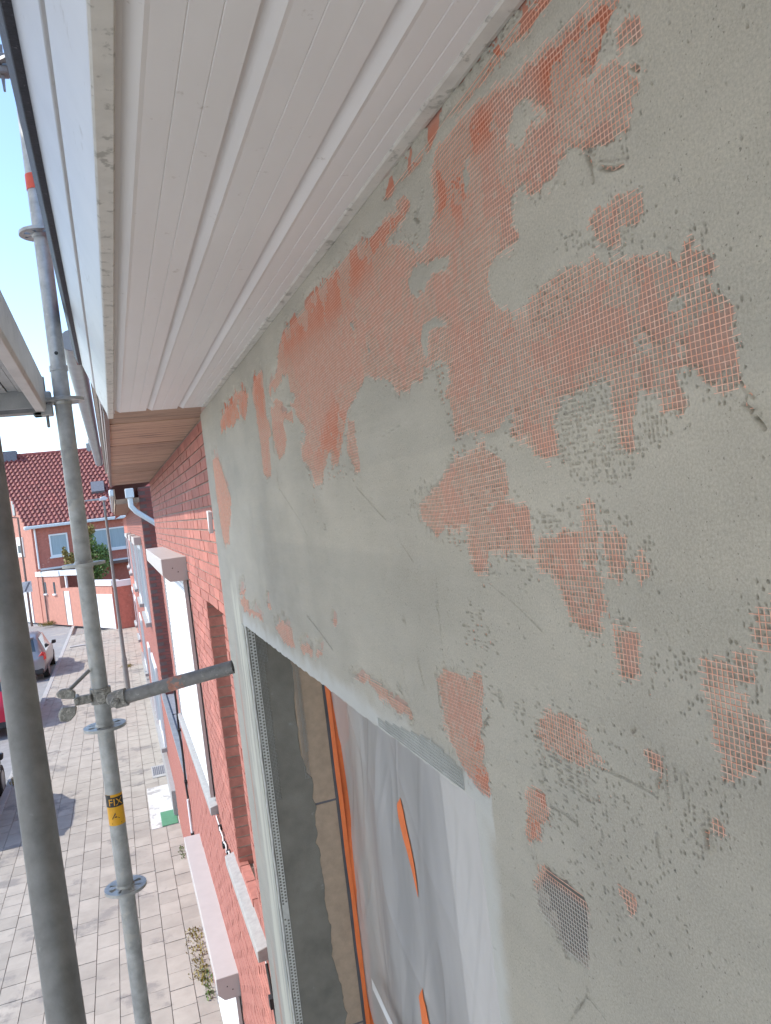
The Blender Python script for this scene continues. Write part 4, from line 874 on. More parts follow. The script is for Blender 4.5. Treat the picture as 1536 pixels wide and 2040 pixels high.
rest2 = MB(); nb_i = 0
for s0, s1, z in bl:
    if s1 - s0 > CL - .01 and nb_i < 300:
        o = bpy.data.objects.new('brick', bm_full); COL.objects.link(o); o.parent = wall2
        o.location = (XB + random.uniform(-.0015, .0015), (s0+s1)/2, z); o.rotation_euler = (random.uniform(-.006, .006), 0, random.uniform(-.008, .008)); nb_i += 1
    else:
        dx = random.uniform(-.0015, .0015); rest2.box(XB+dx, XB+.05, s0+.0045, s1-.0045, z-CH/2+.0045, z+CH/2-.0045)
tag(rest2.build('brickwork', MT['brick'], wall2), kind='stuff')
# window nearest to us: brick reveal, frame, sill
jb = MB(); 
mj = MB().box(XB+.06, .30, 4.474, 4.50, -2.02, -.462).build('reveal', MT['mortar'], wall2)
for r in range(27):
    z = -.462 - (r+.5)*CH
    if z < -2.0: break
    MB().box(XB+.002, .13+.004, 4.4665, 4.478, z-CH/2+.0045, z+CH/2-.0045).build('brick', MT['brick_reveal'] if 'brick_reveal' in MT else MT['brick'], mj)
w1 = MB().box(.130, .175, 3.79, 4.466, -.53, -.463).box(.130, .175, 3.79, 3.85, -2.0, -.53).box(.130, .175, 4.405, 4.466, -2.0, -.53).box(.130, .175, 3.79, 4.466, -2.0, -1.93).build('window', MT['white'], nb, bevel=.004)
MB().box(.15, .155, 3.85, 4.405, -1.93, -.53).build('pane', MT['glass'], w1)
def sill(y0, y1, z, xf=-.022):
    MB().hexa([(xf, y0, z-.055), (.17, y0, z-.055), (.17, y0, z+.045), (xf, y0, z)], [(xf, y1, z-.055), (.17, y1, z-.055), (.17, y1, z+.045), (xf, y1, z)]).build('window_sill', MT['sill'], nb, bevel=.003)
sill(3.62, 4.73, -2.05); sill(5.42, 8.24, -2.0)
def shutter(y0, y1, ztop, zbot, xs, bx0, parent, hb=.165, slat=.037):
    bx = MB().prism([(bx0, ztop), (XB+.02, ztop), (XB+.02, ztop-hb), (bx0+.045, ztop-hb+.002), (bx0, ztop-hb+.05)], 'y', y0-.03, y1+.03).build('shutter_box', MT['box'], parent, bevel=.003)
    for q in ((bx0+.07, ztop-.07), (bx0+.105, ztop-.10)):
        MB().tube((q[0], y0-.033, q[1]), (q[0], y0-.028, q[1]), .004, n=10).build('screw', MT['plastic'], bx)
    sh = MB().box(xs+.012, xs+.02, y0, y1, zbot, ztop-hb).build('roller_shutter', MT['shutter'], parent)
    z = ztop - hb
    while z - slat > zbot:
        MB().prism([(xs+.012, z-.002), (xs, z-.008), (xs-.002, z-slat/2), (xs, z-slat+.004), (xs+.012, z-slat+.001)], 'y', y0+.02, y1-.02).build('slat', MT['shutter'], sh); z -= slat
    for yy in (y0, y1-.022):
        MB().box(xs-.012, xs+.03, yy, yy+.022, zbot, ztop-hb).build('guide_rail', MT['box'], parent)
shutter(5.50, 8.03, -.265, -1.96, .008, -.137, nb)
shutter(5.50, 8.03, -3.20, -4.93, .008, -.125, nb)
# eaves of the neighbour
ev = MB().box(-.40, .03, NY0-.02, NY1+.1, ZW+.02, ZW+.05).build('eaves', MT['brownwood'], nb)
for i in range(12):
    y0 = 3.17 + i*.505
    MB().box(-.372, XB+.006, y0, y0+.502, ZW + random.uniform(-.002, .002), ZW+.02).build('soffit_plank', MT['wood'], ev)
MB().hexa([(-.392, 3.24, ZW-.012), (-.372, 3.24, ZW-.012), (-.388, 3.20, .66), (-.41, 3.20, .66)], [(-.392, NY1+.1, ZW-.012), (-.372, NY1+.1, ZW-.012), (-.388, NY1+.1, .66), (-.41, NY1+.1, .66)]).build('fascia_board', MT['brownwood'], ev)
MB().box(-.424, -.408, 3.35, NY1+.12, .60, .685).build('drip_edge', MT['pvc_old'], ev)
gp = []
b = MB(); nseg = 14
for (r, s) in ((.043, 1), (.040, -1)):
    for i in range(nseg):
        t0 = math.pi + math.pi*i/nseg; t1 = math.pi + math.pi*(i+1)/nseg
        b.add([(-.478+r*math.cos(t0), 3.30, .755+r*math.sin(t0)), (-.478+r*math.cos(t1), 3.30, .755+r*math.sin(t1)), (-.478+r*math.cos(t1), 9.6, .755+r*math.sin(t1)), (-.478+r*math.cos(t0), 9.6, .755+r*math.sin(t0))], [(0,1,2,3)])
b.tube((-.478, 3.30, .755), (-.478, 3.304, .755), .042, n=20)
b.build('gutter', MT['zinc'], ev, smooth=True)
MB().hexa([(-.43, 3.38, .69), (-.43, NY1+.15, .69), (5, NY1+.15, 3.45), (5, 3.38, 3.45)], [(-.43, 3.38, .72), (-.43, NY1+.15, .72), (5, NY1+.15, 3.5), (5, 3.38, 3.5)]).build('roof', MT['tile'], nb)
MB().prism([(3.68, .012), (3.74, .02), (3.745, -.07), (3.735, -.09)], 'x', .012, XB+.002).build('wall_bracket', MT['zinc_white'], nb)
# cables
cb = empty('wall_cable', (XB, 5, -2.3), 'black cable clipped to the brick wall between two window sills', 'cable')
pts = [(XB-.014, 5.42-.0*k, -2.07) for k in range(1)]
for k in range(15):
    t = k/14; pts.append((XB-.014-.004*math.sin(k*2.2), 5.42-.74*t, -2.08-.05*math.sin(t*3.1)+.02*math.sin(k*1.9)))
MB().path(pts, .0065, 8).build('cable', MT['cable'], cb, smooth=True)
MB().path([(p[0]-.004, p[1], p[2]+.018) for p in pts], .004, 6).build('white_cable', MT['white'], cb, smooth=True)
for k in (3, 7, 11):
    p = pts[k]; MB().box(p[0]-.012, XB+.002, p[1]-.012, p[1]+.012, p[2]-.014, p[2]+.026).build('clip', MT['cable'], cb)
cb2 = empty('corner_cable', (XB, NY1, G), 'dark cable and pale conduit running down the far corner of the brick house', 'cable')
MB().path([(XB-.016+.004*math.sin(k), NY1-.02+.01*math.sin(k*1.7), -1.9-.1*k) for k in range(17)], .012, 8).build('cable', MT['cable'], cb2, smooth=True)
MB().tube((XB-.02, NY1-.04, -3.2), (XB-.02, NY1-.04, -4.6), .014, n=10).build('conduit', MT['white'], cb2, smooth=True)
for z in (-2.4, -3.0, -3.6, -4.2): MB().box(XB-.035, XB+.004, NY1-.06, NY1-.005, z-.012, z+.012).build('clip', MT['cable'], cb2)
cb3 = empty('sill_cable', (XB, 3.6, -2.4), 'short black cable hanging under the nearest brick house sill', 'cable')
MB().path([(XB-.012, 3.66-.045*k, -2.14-.075*k+.012*math.sin(k*1.4)) for k in range(9)], .0075, 8).build('cable', MT['cable'], cb3, smooth=True)
MB().path([(XB-.010, 3.70-.045*k, -2.12-.075*k+.012*math.sin(k*1.4)) for k in range(9)], .004, 6).build('white_cable', MT['white'], cb3, smooth=True)
MB().box(XB-.03, XB+.002, 3.56, 3.60, -2.30, -2.25).build('clip', MT['cable'], cb3)

# ================================================================== flat roofed annex and next row house
an = empty('flat_roof_annex', (.05, 11.6, G), 'low brick annex with grey flat roof between two row houses', 'annex')
wl = MB().box(.055, 4, NY1+.002, 14.1, G, -3.10).build('wall', MT['mortar'], an)
b = MB()
for r in range(36):
    z = -3.13 - (r+.5)*CH
    if z < G: break
    y = NY1 + .01 + (r % 2)*CL/2
    while y + CL < 14.1: b.box(.047, .06, y+.005, y+CL-.005, z-CH/2+.005, z+CH/2-.005); y += CL
tag(b.build('brickwork', MT['brick'], wl), kind='stuff')
MB().box(.03, 4, NY1+.01, 14.1, -3.10, -3.05).build('flat_roof', MT['flatroof'], an)
MB().box(.06, 4, 12.55, 12.58, -3.052, -3.045).build('roof_seam', MT['plastic'], an)
MB().box(.02, .09, NY1+.01, 14.1, -3.055, -3.02).build('roof_edging', MT['zinc'], an)

r3 = empty('row_house', (.06, 20, G), 'row house beyond the annex with side wall darkened for shade and pale window surrounds', 'house')
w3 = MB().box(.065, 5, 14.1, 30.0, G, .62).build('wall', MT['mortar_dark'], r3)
b = MB()
for r in range(100):                         # side wall seen over the annex, shade put into its brick colour
    z = .60 - (r+.5)*CH
    if z < -3.05: break
    x = .068 + (r % 2)*CL/2
    while x < 1.6: b.box(x+.005, x+CL-.005, 14.088, 14.11, z-CH/2+.005, z+CH/2-.005); x += CL
tag(b.build('side_brickwork', MT['brick_shaded'], w3), kind='stuff')
ops3 = [(15.7, 17.9, -1.95, -.42), (19.6, 21.6, -1.95, -.42), (24.2, 26.5, -1.95, -.42), (16.0, 18.0, -4.5, -2.9), (19.4, 20.4, G, -3.0), (24.2, 26.5, -4.5, -2.9)]
b = MB()
for r in range(100):
    z = .60 - (r+.5)*CH
    if z < G: break
    y = 14.1 + (r % 2)*CL/2
    while y < 30:
        if not any(o[0]-CL < y < o[1] and o[2] < z < o[3] for o in ops3):
            b.box(.058, .07, y+.005, y+CL-.005, z-CH/2+.005, z+CH/2-.005)
        y += CL
tag(b.build('brickwork', MT['brick'], w3), kind='stuff')
for (a, c, lo, hi) in ops3:
    fr = MB().box(.02, .06, a, a+.10, lo, hi).box(.02, .06, c-.10, c, lo, hi).box(.02, .06, a+.10, c-.10, hi-.10, hi).box(.02, .06, a+.10, c-.10, lo, lo+.10).box(.025, .06, (a+c)/2-.04, (a+c)/2+.04, lo+.1, hi-.1).build('window' if lo > G else 'door', MT['white'], r3)
    MB().box(.045, .062, a+.10, c-.10, lo+.10, hi-.10).build('pane', MT['glass'] if lo > G else MT['brownwood'], fr)
    if lo > G: MB().box(-.05, .06, a-.05, c+.05, lo-.08, lo).build('window_sill', MT['sill'], r3)
for a, c in ((15.65, 17.95), (19.55, 21.65), (24.15, 26.55)):
    MB().box(-.08, .06, a, c, -.42, -.27).build('shutter_box', MT['box'], r3, bevel=.006)
MB().box(-.02, .06, 14.1, 30, G, G+.45).build('plinth', MT['sill'], r3)
e3 = MB().box(-.33, .06, 13.9, 30, .36, .44).box(-.34, -.32, 13.9, 30, .36, .62).build('eaves', MT['wood'], r3)
MB().box(-.42, -.33, 13.9, 30, .50, .62).build('gutter', MT['zinc_white'], r3, bevel=.02)
MB().box(-.16, -.02, 13.72, 13.9, .44, .60).build('hopper', MT['zinc_white'], r3, bevel=.01)
MB().path([(-.09, 13.8, .46), (-.09, 13.8, .30), (-.02, 13.8, .20), (.25, 13.85, -.02), (.33, 13.9, -.10), (.34, 13.95, -.3), (.34, 13.95, -3.0)], .045, 12).build('downpipe', MT['zinc_white'], r3, smooth=True)
MB().hexa([(-.40, 13.9, .63), (-.40, 30, .63), (5, 30, 3.6), (5, 13.9, 3.6)], [(-.40, 13.9, .66), (-.40, 30, .66), (5, 30, 3.65), (5, 13.9, 3.65)]).build('roof', MT['tile'], r3)
r4 = empty('end_row_house', (.06, 35, G), 'last house of the brick row, before the corner house', 'house')
w4 = MB().box(.07, 5, 30.0, 40.9, G, .3).build('wall', MT['brick_wall'], r4)
for a, c in ((31.5, 33.4), (36, 38)):
    for lo, hi in ((-1.9, -.4), (-4.5, -2.9)):
        f4 = MB().box(.03, .072, a, c, lo, hi).build('window', MT['white'], r4); MB().box(.02, .032, a+.15, c-.15, lo+.15, hi-.15).build('pane', MT['glass'], f4)
        MB().box(-.04, .072, a-.05, c+.05, lo-.1, lo).build('window_sill', MT['sill'], r4)
MB().hexa([(-.3, 30, .32), (-.3, 40.9, .32), (5, 40.9, 3.3), (5, 30, 3.3)], [(-.3, 30, .36), (-.3, 40.9, .36), (5, 40.9, 3.35), (5, 30, 3.35)]).build('roof', MT['tile'], r4)

# ================================================================== corner house at the end of the street
K = Vector((-4.95, 49.5)); gd = Vector((-.40, .917)).normalized()
ch = empty('corner_house', (-4.95, 49.5, G), 'red brick corner house with steep red tiled roof closing the street', 'house')
ZE, ZR, YR = .55, 5.15, 54.0
KR = K + gd*((YR-49.5)/gd.y); KB = K + gd*(2*(YR-49.5)/gd.y)
b = MB()
b.add([(K.x,K.y,G),(4,49.5,G),(4,49.5,ZE),(K.x,K.y,ZE)], [(0,1,2,3)])
b.build('facade', MT['brick_far_shade'] if 'brick_far_shade' in MT else MT['brick_wall'], ch)
b = MB(); b.add([(K.x,K.y,G),(KB.x,KB.y,G),(KB.x,KB.y,ZE),(KR.x,KR.y,ZR-.05),(K.x,K.y,ZE)], [(0,1,2,3,4)])
gab = b.build('gable_wall', MT['orange_brick'], ch)
rf = MB().hexa([(K.x-.25,49.2,ZE-.02),(4,49.2,ZE-.02),(4,YR,ZR-.06),(KR.x-.25,YR,ZR-.06)], [(K.x-.25,49.2,ZE+.05),(4,49.2,ZE+.05),(4,YR,ZR),(KR.x-.25,YR,ZR)]).hexa([(KR.x-.25,YR,ZR-.06),(4,YR,ZR-.06),(4,2*YR-49.5,ZE),(KB.x-.25,2*YR-49.5,ZE)], [(KR.x-.25,YR,ZR),(4,YR,ZR),(4,2*YR-49.5,ZE+.05),(KB.x-.25,2*YR-49.5,ZE+.05)]).build('roof', MT['tile'], ch)
nrow, tw = 20, .27
sl_ = Vector((0, YR-49.2, ZR-ZE)); sl_len = sl_.length; un = Vector((0, -sl_.z, sl_.y)).normalized(); us = sl_.normalized()
tb = MB(); L = sl_len/nrow*1.12
vs = []; fs = []
for i in range(7):
    t = i/6; x = (t-.5)*tw*1.02; hz = .038*math.sin(t*math.pi*2+.6)
    for e_, lift in ((0, .06), (L, .025)):
        p = us*e_ + un*(lift+hz); vs.append((x, p.y, p.z))
    if i: a = 2*i; fs.append((a-2, a, a+1, a-1))
n = len(vs)
for i in range(7):
    p = Vector(vs[2*i]) - un*.05; vs.append(tuple(p))
    if i: fs.append((2*i-2, n+i-1, n+i, 2*i))
tm = bpy.data.meshes.new('roof_tile'); tm.from_pydata(vs, [], fs); tm.materials.append(MT['tile'])
cnt = 0; fv = []; ff = []
for r in range(nrow):
    base = Vector((0, 49.2, ZE+.03)) + us*(sl_len*r/nrow)
    xl = K.x - .2 + (KR.x-K.x)*r/nrow
    x = xl
    while x < 1.0:
        if cnt >= 300:
            k_ = len(fv); fv += [(v[0]+x, v[1]+base.y, v[2]+base.z) for v in vs]; ff += [tuple(i_+k_ for i_ in f_i) for f_i in fs]; x += tw; continue
        o = bpy.data.objects.new('roof_tile', tm); COL.objects.link(o); o.parent = rf
        o.location = (x, base.y, base.z); o.rotation_euler = (random.uniform(-.01, .01), 0, random.uniform(-.01, .01)); x += tw; cnt += 1
tr_ = bpy.data.meshes.new('roof_tiles'); tr_.from_pydata(fv, [], ff); tr_.materials.append(MT['tile']); tag(link('roof_tiles', tr_, rf), kind='stuff')
MB().tube((KR.x-.25, YR, ZR+.02), (4, YR, ZR+.02), .13, n=10).build('ridge', MT['tile'], rf)
MB().box(KR.x-.1, KR.x+1.3, YR-.4, YR+.5, ZR-.5, ZR+.32).box(KR.x+.1, KR.x+.4, YR-.1, YR+.2, ZR+.32, ZR+.55).build('chimney', MT['joint'], rf)
MB().box(-1.45, -1.0, YR-.2, YR+.2, ZR-.2, ZR+.42).tube((-1.2, YR, ZR+.42), (-1.2, YR, ZR+.7), .11, n=10).build('chimney', MT['sill'], rf)
sk0 = Vector((0, 49.2, ZE+.05)) + us*(sl_len*.33); sk1 = Vector((0, 49.2, ZE+.05)) + us*(sl_len*.47)
s_ = MB().hexa([(-1.42, sk0.y, sk0.z), (-.66, sk0.y, sk0.z), (-.66, sk1.y, sk1.z), (-1.42, sk1.y, sk1.z)], [(-1.42, sk0.y-.12, sk0.z+.14), (-.66, sk0.y-.12, sk0.z+.14), (-.66, sk1.y-.12, sk1.z+.14), (-1.42, sk1.y-.12, sk1.z+.14)]).build('skylight', MT['joint'], rf)
MB().box(K.x-.25, 4, 49.02, 49.2, ZE-.16, ZE+.02).build('gutter', MT['zinc_white'], ch, bevel=.03)
MB().box(K.x-.35, K.x-.05, 49.05, 49.4, ZE-.2, ZE+.03).build('gutter_end', MT['white'], ch, bevel=.05)
MB().tube((-4.77, 49.40, ZE-.12), (-4.77, 49.40, -2.0), .05, n=10).build('downpipe', MT['white'], ch, smooth=True)
def farwin(x0, x1, z0, z1, split=None):
    f = MB().box(x0, x1, 49.42, 49.49, z1-.09, z1).box(x0, x1, 49.42, 49.49, z0, z0+.09).box(x0, x0+.09, 49.42, 49.49, z0+.09, z1-.09).box(x1-.09, x1, 49.42, 49.49, z0+.09, z1-.09)
    if split: f.box(split-.05, split+.05, 49.42, 49.49, z0+.09, z1-.09)
    f = f.build('window', MT['white'], ch)
    MB().box(x0+.09, x1-.09, 49.47, 49.495, z0+.09, z1-.09).build('curtain', MT['curtain'], f)
    MB().box(x0-.06, x1+.06, 49.36, 49.49, z0-.10, z0).build('sill', MT['white'], f)
farwin(-4.06, -3.03, -1.36, -.05); farwin(-1.72, .28, -1.36, -.07, -.72)
MB().box(-4.7, 1.5, 49.3, 49.5, -2.08, -1.98).build('cornice', MT['white'], ch)
MB().box(-4.7, 1.5, 48.9, 49.5, -2.24, -2.08).build('canopy', MT['brownwood'], ch)
def gpos(s): return K + gd*s
gn = Vector((gd.y, -gd.x))
if gn.x > 0: gn = -gn
def gbox(s0, s1, z0, z1, d, name, m, parent=ch, org=K, dr=gd, nn=None, inn=.02):
    nn = nn or gn
    a = org + dr*s0; c = org + dr*s1
    q = [a - nn*inn, c - nn*inn, c + nn*d, a + nn*d]
    return MB().hexa([(p.x, p.y, z0) for p in q], [(p.x, p.y, z1) for p in q]).build(name, m, parent)
gw = gbox(1.6, 2.7, -1.2, 0, .06, 'window', MT['white']); gbox(1.75, 2.5, -.95, -.5, .08, 'pane', MT['glass'], gw)
gbox(2.3, 2.7, 1.35, 2.25, .06, 'window', MT['zinc'])
gbox(1.4, 2.9, G, -2.75, .05, 'garage_door', MT['white'])
# ---- garden wall along the side street
gwl = empty('garden_wall', (-2.9, 45.5, G), 'low sunlit orange brick garden wall with white doors in front of the corner house', 'wall')
O = Vector((-.87, 41.47)); gdir = Vector((-.45, .893)).normalized(); gnn = Vector((-gdir.y, gdir.x))
if gnn.x > 0: gnn = -gnn
def gb(s0, s1, z0, z1, d, name, m, inn=.02, parent=gwl): return gbox(s0, s1, z0, z1, d, name, m, parent, O, gdir, gnn, inn)
gb(0, 3.75, G, -2.98, .0, 'wall', MT['orange_brick'], .3); gb(3.75, 6.05, G, -3.1, .0, 'wall', MT['orange_brick'], .3); gb(6.05, 9.1, G, -2.42, .0, 'wall', MT['orange_brick'], .3)
gb(-.05, 3.7, -2.98, -2.72, .05, 'coping', MT['white'], .4); gb(6.0, 9.2, -2.42, -2.14, .06, 'coping', MT['white'], .4); gb(3.75, 6.0, -2.40, -2.12, .0, 'lintel', MT['zinc_white'], .4)
gb(5.4, 5.5, -3.1, -2.4, -.05, 'post', MT['white'], .15)
gb(.02, 1.95, G+.02, -3.42, .03, 'garage_door', MT['white']); gb(5.02, 5.62, G+.05, -3.27, .03, 'door', MT['white'])
gb(5.62, 5.75, G+.05, -3.27, .02, 'door_frame', MT['brownwood'])
for s0 in (6.75, 7.98):
    w_ = gb(s0, s0+.24, -3.42, -2.76, .015, 'window', MT['glass']); gb(s0-.08, s0+.3, -3.5, -3.42, .1, 'sill', MT['white'], parent=w_)
gb(8.3, 8.4, G, -2.42, .04, 'downpipe', MT['brownwood'])
dk = empty('yard_wall', (0, 41.2, G), 'dark red brick yard wall with white coping in shade', 'wall')
MB().box(-.76, 1.2, 41.2, 41.5, G, -3.06).build('wall', MT['brick_wall'], dk); MB().box(-.82, 1.2, 41.14, 41.55, -3.06, -2.76).build('coping', MT['white'], dk)
# bush over the garden wall
def foliage(name, blobs, n, size, m, parent, seed, kind=None):
    rnd = random.Random(seed); vs = []; fs = []
    for i in range(n):
        c, r = rnd.choices(blobs, weights=[b_[1][0]*b_[1][2] for b_ in blobs])[0]
        d = Vector((rnd.gauss(0,1), rnd.gauss(0,1), rnd.gauss(0,1))).normalized() * (rnd.random()**.4)
        p = Vector((c[0]+d.x*r[0], c[1]+d.y*r[1], c[2]+d.z*r[2]))
        a = Vector((rnd.gauss(0,1), rnd.gauss(0,1), rnd.gauss(0,1))).normalized(); b_ = a.orthogonal().normalized()
        s = size*rnd.uniform(.6, 1.3); k = len(vs)
        vs += [p - a*s, p + b_*s*.5, p + a*s, p - b_*s*.5]; fs.append((k, k+1, k+2, k+3))
    me = bpy.data.meshes.new(name); me.from_pydata([tuple(v) for v in vs], [], fs); me.materials.append(m)
    o = link(name, me, parent); return o
bu = empty('garden_bush', (-1.7, 46.6, G), 'leafy green bush rising above the garden wall coping', 'bush')
MB().tube((-1.6, 46.8, G), (-1.65, 46.8, -2.6), .07, .05, n=8).tube((-1.65, 46.8, -2.6), (-1.9, 46.8, -.6), .05, .02, n=6).tube((-1.65, 46.8, -2.6), (-1.1, 46.7, -1.0), .045, .02, n=6).tube((-1.65, 46.8, -2.6), (-2.8, 46.8, -1.4), .04, .015, n=6).build('trunk', MT['twig'], bu)
foliage('crown', [((-1.5,46.8,-1.9),(.75,.6,1.0)), ((-1.2,46.8,-1.5),(.5,.5,.6)), ((-1.75,46.8,-.8),(.35,.35,.75)), ((-1.85,46.8,-.1),(.16,.2,.4)), ((-2.0,46.8,-2.6),(.7,.6,.5))], 2600, .085, MT['leaf'], bu, 3)
foliage('crown', [((-2.9,46.8,-1.6),(.35,.3,.45)), ((-3.15,46.8,-1.15),(.16,.2,.35)), ((-1.6,46.7,.0),(.2,.2,.3))], 500, .085, MT['leaf2'], bu, 4)

# ================================================================== street furniture
lp = empty('street_lamp', (-.59, 24.7, G), 'slim grey street lamp on the pavement beside the row houses', 'street lamp')
MB().tube((-.59,24.7,G), (-.59,24.7,G+1.2), .075, n=14).tube((-.59,24.7,G+1.2), (-.59,24.7,.84), .06, .035, n=14).build('post', MT['post'], lp, smooth=True)
MB().prism([(-.72, .80), (-.52, .80), (-.46, .86), (-.55, .93), (-.68, .90)], 'y', 24.6, 24.8).build('lamp_head', MT['zinc_white'], lp, bevel=.01)
MB().hexa([(-1.16,24.62,.83),(-.68,24.62,.81),(-.68,24.78,.81),(-1.16,24.78,.83)], [(-1.14,24.62,.86),(-.68,24.62,.88),(-.68,24.78,.88),(-1.14,24.78,.86)]).build('lamp_arm', MT['zinc'], lp, bevel=.01)
lp2 = empty('wall_lamp_post', (-5.54, 49.0, G), 'thin dark lamp post in front of the orange gable', 'street lamp')
MB().tube((-5.52,49.0,G), (-5.52,49.0,1.15), .07, .05, n=10).tube((-5.52,49.0,1.13), (-5.95,49.0,1.2), .035, n=8).build('post', MT['brownwood'], lp2)
MB().box(-6.05, -5.85, 48.9, 49.1, 1.18, 1.34).build('lamp_head', MT['white'], lp2, bevel=.03)
sg = empty('road_sign', (-5.5, 48.9, -2.9), 'small square sign on the dark lamp post', 'sign')
MB().box(-5.72, -5.24, 48.88, 48.91, -3.2, -2.58).build('plate', MT['signgrey'], sg); MB().hexa([(-5.66,48.872,-3.12),(-5.58,48.872,-3.16),(-5.30,48.872,-2.66),(-5.38,48.872,-2.62)], [(-5.66,48.879,-3.12),(-5.58,48.879,-3.16),(-5.30,48.879,-2.66),(-5.38,48.879,-2.62)]).build('stripe', MT['joint'], sg)
hc = empty('inspection_cover', (-.12, 13.9, G), 'green square cover set in a white concrete patch at the wall', 'cover')
MB().box(-.42, .05, 13.75, 15.9, G-.01, G+.006).build('surround', simple('white_mortar', (.62,.60,.56), .9, .1, 6, dirt=((.38,.36,.33), 3, .52)), hc)
MB().box(-.245, .025, 13.75, 14.42, G+.006, G+.022).build('cover', MT['green'], hc, bevel=.006)
gr = empty('drain_grate', (-.12, 16.9, G), 'pale slotted grate in the pavement along the wall', 'grate')
MB().box(-.28, .05, 16.45, 17.25, G+.001, G+.012).build('frame', MT['kerb'], gr)
for i in range(8):
    MB().box(-.255+i*.037, -.233+i*.037, 16.6, 17.15, G+.012, G+.02).build('slot', MT['joint'], gr)
st = MB().box(-2.9, -2.2, 37.4, 37.7, G-.01, G+.05).build('timber_length', MT['kerb'], None, bevel=.01); tag(st, 'short pale plank lying at the kerb before the side street', 'plank')
# weeds
def weed(loc, sx, sy, h, n, m, label, seed):
    rnd = random.Random(seed); o = empty('weed', loc, label, 'weed', 'weeds along the foot of the walls')
    vs = []; fs = []
    for i in range(n):
        x = loc[0] + rnd.gauss(0, sx*.4); y = loc[1] + rnd.uniform(-sy/2, sy/2); a = rnd.uniform(0, 6.28); l = h*rnd.uniform(.4, 1.1); lean_ = rnd.uniform(.2, 1.2)*l
        tip = (x + math.cos(a)*lean_, y + math.sin(a)*lean_, G + l); wd = .003 + .005*rnd.random(); px, py = -math.sin(a)*wd, math.cos(a)*wd
        k = len(vs); vs += [(x-px, y-py, G), (x+px, y+py, G), ((x+tip[0])/2+px*1.4, (y+tip[1])/2+py*1.4, G+l*.65), tip, ((x+tip[0])/2-px*1.4, (y+tip[1])/2-py*1.4, G+l*.65)]; fs.append((k, k+1, k+2, k+3, k+4))
    me = bpy.data.meshes.new('leaves'); me.from_pydata(vs, [], fs); me.materials.append(m); link('leaves', me, o)
weed((-.07, 9.5, G), .13, 1.3, .042, 260, MT['leaf2'], 'yellowish weeds growing under the ground floor shutter box', 1)
weed((-.04, 8.85, G), .07, .6, .045, 80, MT['leaf'], 'green tuft of weeds nearest to the camera at the wall foot', 2)
weed((-.02, 12.5, G), .06, .5, .03, 50, MT['leaf'], 'sparse weeds just in front of the green cover', 3)
weed((-3.05, 18.6, G), .08, 1.0, .10, 90, MT['leaf2'], 'dry weeds at the kerb behind the near car', 5)
weed((-4.6, 48.0, G), .5, .6, .25, 160, MT['leaf2'], 'yellow weeds at the foot of the orange garden wall', 6)
weed((-.55, 30.0, G), .25, .5, .08, 120, MT['leaf2'], 'mossy patch on the pavement beyond the street lamp', 7)

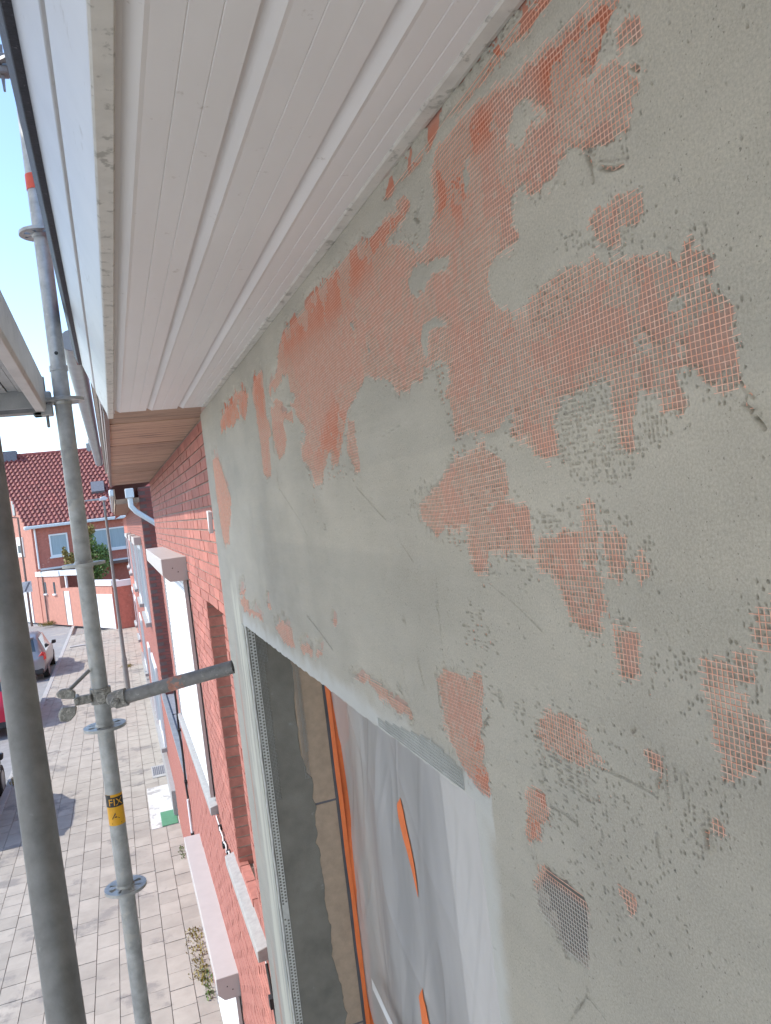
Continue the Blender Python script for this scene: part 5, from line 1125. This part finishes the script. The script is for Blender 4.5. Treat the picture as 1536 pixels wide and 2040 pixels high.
# ================================================================== parked cars (seen from behind)
def car(name, x1, y0, W, L, H, m, label, cat='car'):
    """x1 = kerb side, y0 = rear bumper"""
    xc = x1 - W/2; zg = G - .11
    o = empty(name, (xc, y0 + L/2, zg), label, cat, 'cars parked along the kerb')
    hw = W/2
    st = [  # t(0 rear..1 front), bottom z, belt z, top z, half width low, half width at top
        (.000, .42, .78, .80, .78, .70), (.012, .28, .90, .98, .92, .74), (.035, .26, .96, 1.10, .97, .73), (.09, .26, .97, H-.12, 1.0, .70), (.16, .24, .97, H-.02, 1.0, .70), (.32, .22, .95, H, 1.0, .69),
        (.48, .22, .94, H-.04, 1.0, .68), (.60, .22, .92, H-.28, 1.0, .70), (.70, .23, .90, .96, 1.0, .76), (.85, .24, .84, .89, .98, .74), (.96, .28, .70, .76, .88, .66), (1.0, .38, .58, .60, .72, .58)]
    vs = []; fs = []; ring = 0
    for t, zb, zl, zt, wl_, wt in st:
        y = y0 + t*L; w0 = hw*wl_; w1 = hw*wt
        half = [(0, zb), (w0*.86, zb), (w0*.97, zb+.12), (w0, (zb+zl)/2), (w0*.985, zl), (w1*1.02, zt-.07*(zt-zl > .2)), (w1*.86, zt), (0, zt+.015)]
        pts = half + [(-a, b_) for a, b_ in half[-2:0:-1]]
        ring = len(pts); vs += [(xc+a, y, zg+b_) for a, b_ in pts]
    for i in range(len(st)-1):
        for k in range(ring):
            fs.append((i*ring+k, i*ring+(k+1) % ring, (i+1)*ring+(k+1) % ring, (i+1)*ring+k))
    fs += [tuple(range(ring))[::-1], tuple(range((len(st)-1)*ring, len(st)*ring))]
    MB().add(vs, fs).build('body', m, o, smooth=True)
    zr = zg
    MB().hexa([(xc-hw*.60, y0+.125*L*.0+.135, zr+1.02), (xc+hw*.60, y0+.135, zr+1.02), (xc+hw*.55, y0+.09*L+.0, zr+H-.16), (xc-hw*.55, y0+.09*L, zr+H-.16)], [(xc-hw*.64, y0+.115, zr+1.04), (xc+hw*.64, y0+.115, zr+1.04), (xc+hw*.57, y0+.09*L-.03, zr+H-.15), (xc-hw*.57, y0+.09*L-.03, zr+H-.15)]).build('rear_window', MT['glass'], o)
    for s in (-1, 1):
        xs = xc + s*hw
        MB().hexa([(xs-s*.035, y0+.10*L, zr+1.0), (xs-s*.035, y0+.58*L, zr+.98), (xc+s*hw*.735, y0+.50*L, zr+H-.13), (xc+s*hw*.73, y0+.14*L, zr+H-.15)], [(xs-s*.015, y0+.10*L, zr+1.0), (xs-s*.015, y0+.58*L, zr+.98), (xc+s*hw*.755, y0+.50*L, zr+H-.12), (xc+s*hw*.75, y0+.14*L, zr+H-.14)]).build('side_window', MT['glass'], o)
        MB().hexa([(xs-s*.30, y0+.015, zr+.86), (xs-s*.06, y0+.05, zr+.74), (xs-s*.07, y0+.06, zr+1.0), (xs-s*.12, y0+.06, zr+1.05)], [(xs-s*.30, y0+.06, zr+.86), (xs-s*.0, y0+.22, zr+.76), (xs-s*.02, y0+.24, zr+1.0), (xs-s*.12, y0+.16, zr+1.05)]).build('tail_lamp', MT['lamp_red'], o, bevel=.01)
        mir = MB().prism([(xs+s*.03, zr+.98), (xs+s*.20, zr+1.0), (xs+s*.21, zr+1.12), (xs+s*.06, zr+1.13)], 'y', y0+.56*L, y0+.59*L).build('mirror', MT['plastic'], o, bevel=.02)
        for yy in (.17, .82):
            c = (xs-s*.11, y0+yy*L, zg+.31)
            wh = MB().tube((c[0]-.10, c[1], c[2]), (c[0]+.10, c[1], c[2]), .31, n=24).build('wheel', MT['tyre'], o, smooth=True)
            MB().tube((c[0]+s*.085, c[1], c[2]), (c[0]+s*.106, c[1], c[2]), .20, n=18).build('rim', MT['zinc'], wh)
    MB().box(xc-hw*.86, xc+hw*.86, y0-.02, y0+.3, zr+.26, zr+.46).build('bumper', MT['plastic'], o, bevel=.04)
    MB().box(xc-.26, xc+.26, y0-.028, y0-.015, zr+.50, zr+.61).build('number_plate', MT['white'], o)
    MB().box(xc-hw*.58, xc+hw*.58, y0+.09*L-.10, y0+.09*L+.16, zr+H-.10, zr+H-.06).build('spoiler', m, o, bevel=.015)
    return o
car('parked_car', -3.30, 30.8, 1.78, 4.3, 1.66, MT['silver'], 'silver hatchback parked at the kerb farther up the street')
car('parked_car', -3.30, 23.0, 1.75, 4.1, 1.62, MT['red'], 'red car at the left edge, mostly hidden by the thick tube')
car('parked_car', -3.20, 14.6, 1.80, 4.1, 1.93, MT['darkpaint'], 'tall dark car just outside the left edge, throwing a shadow on the pavement')
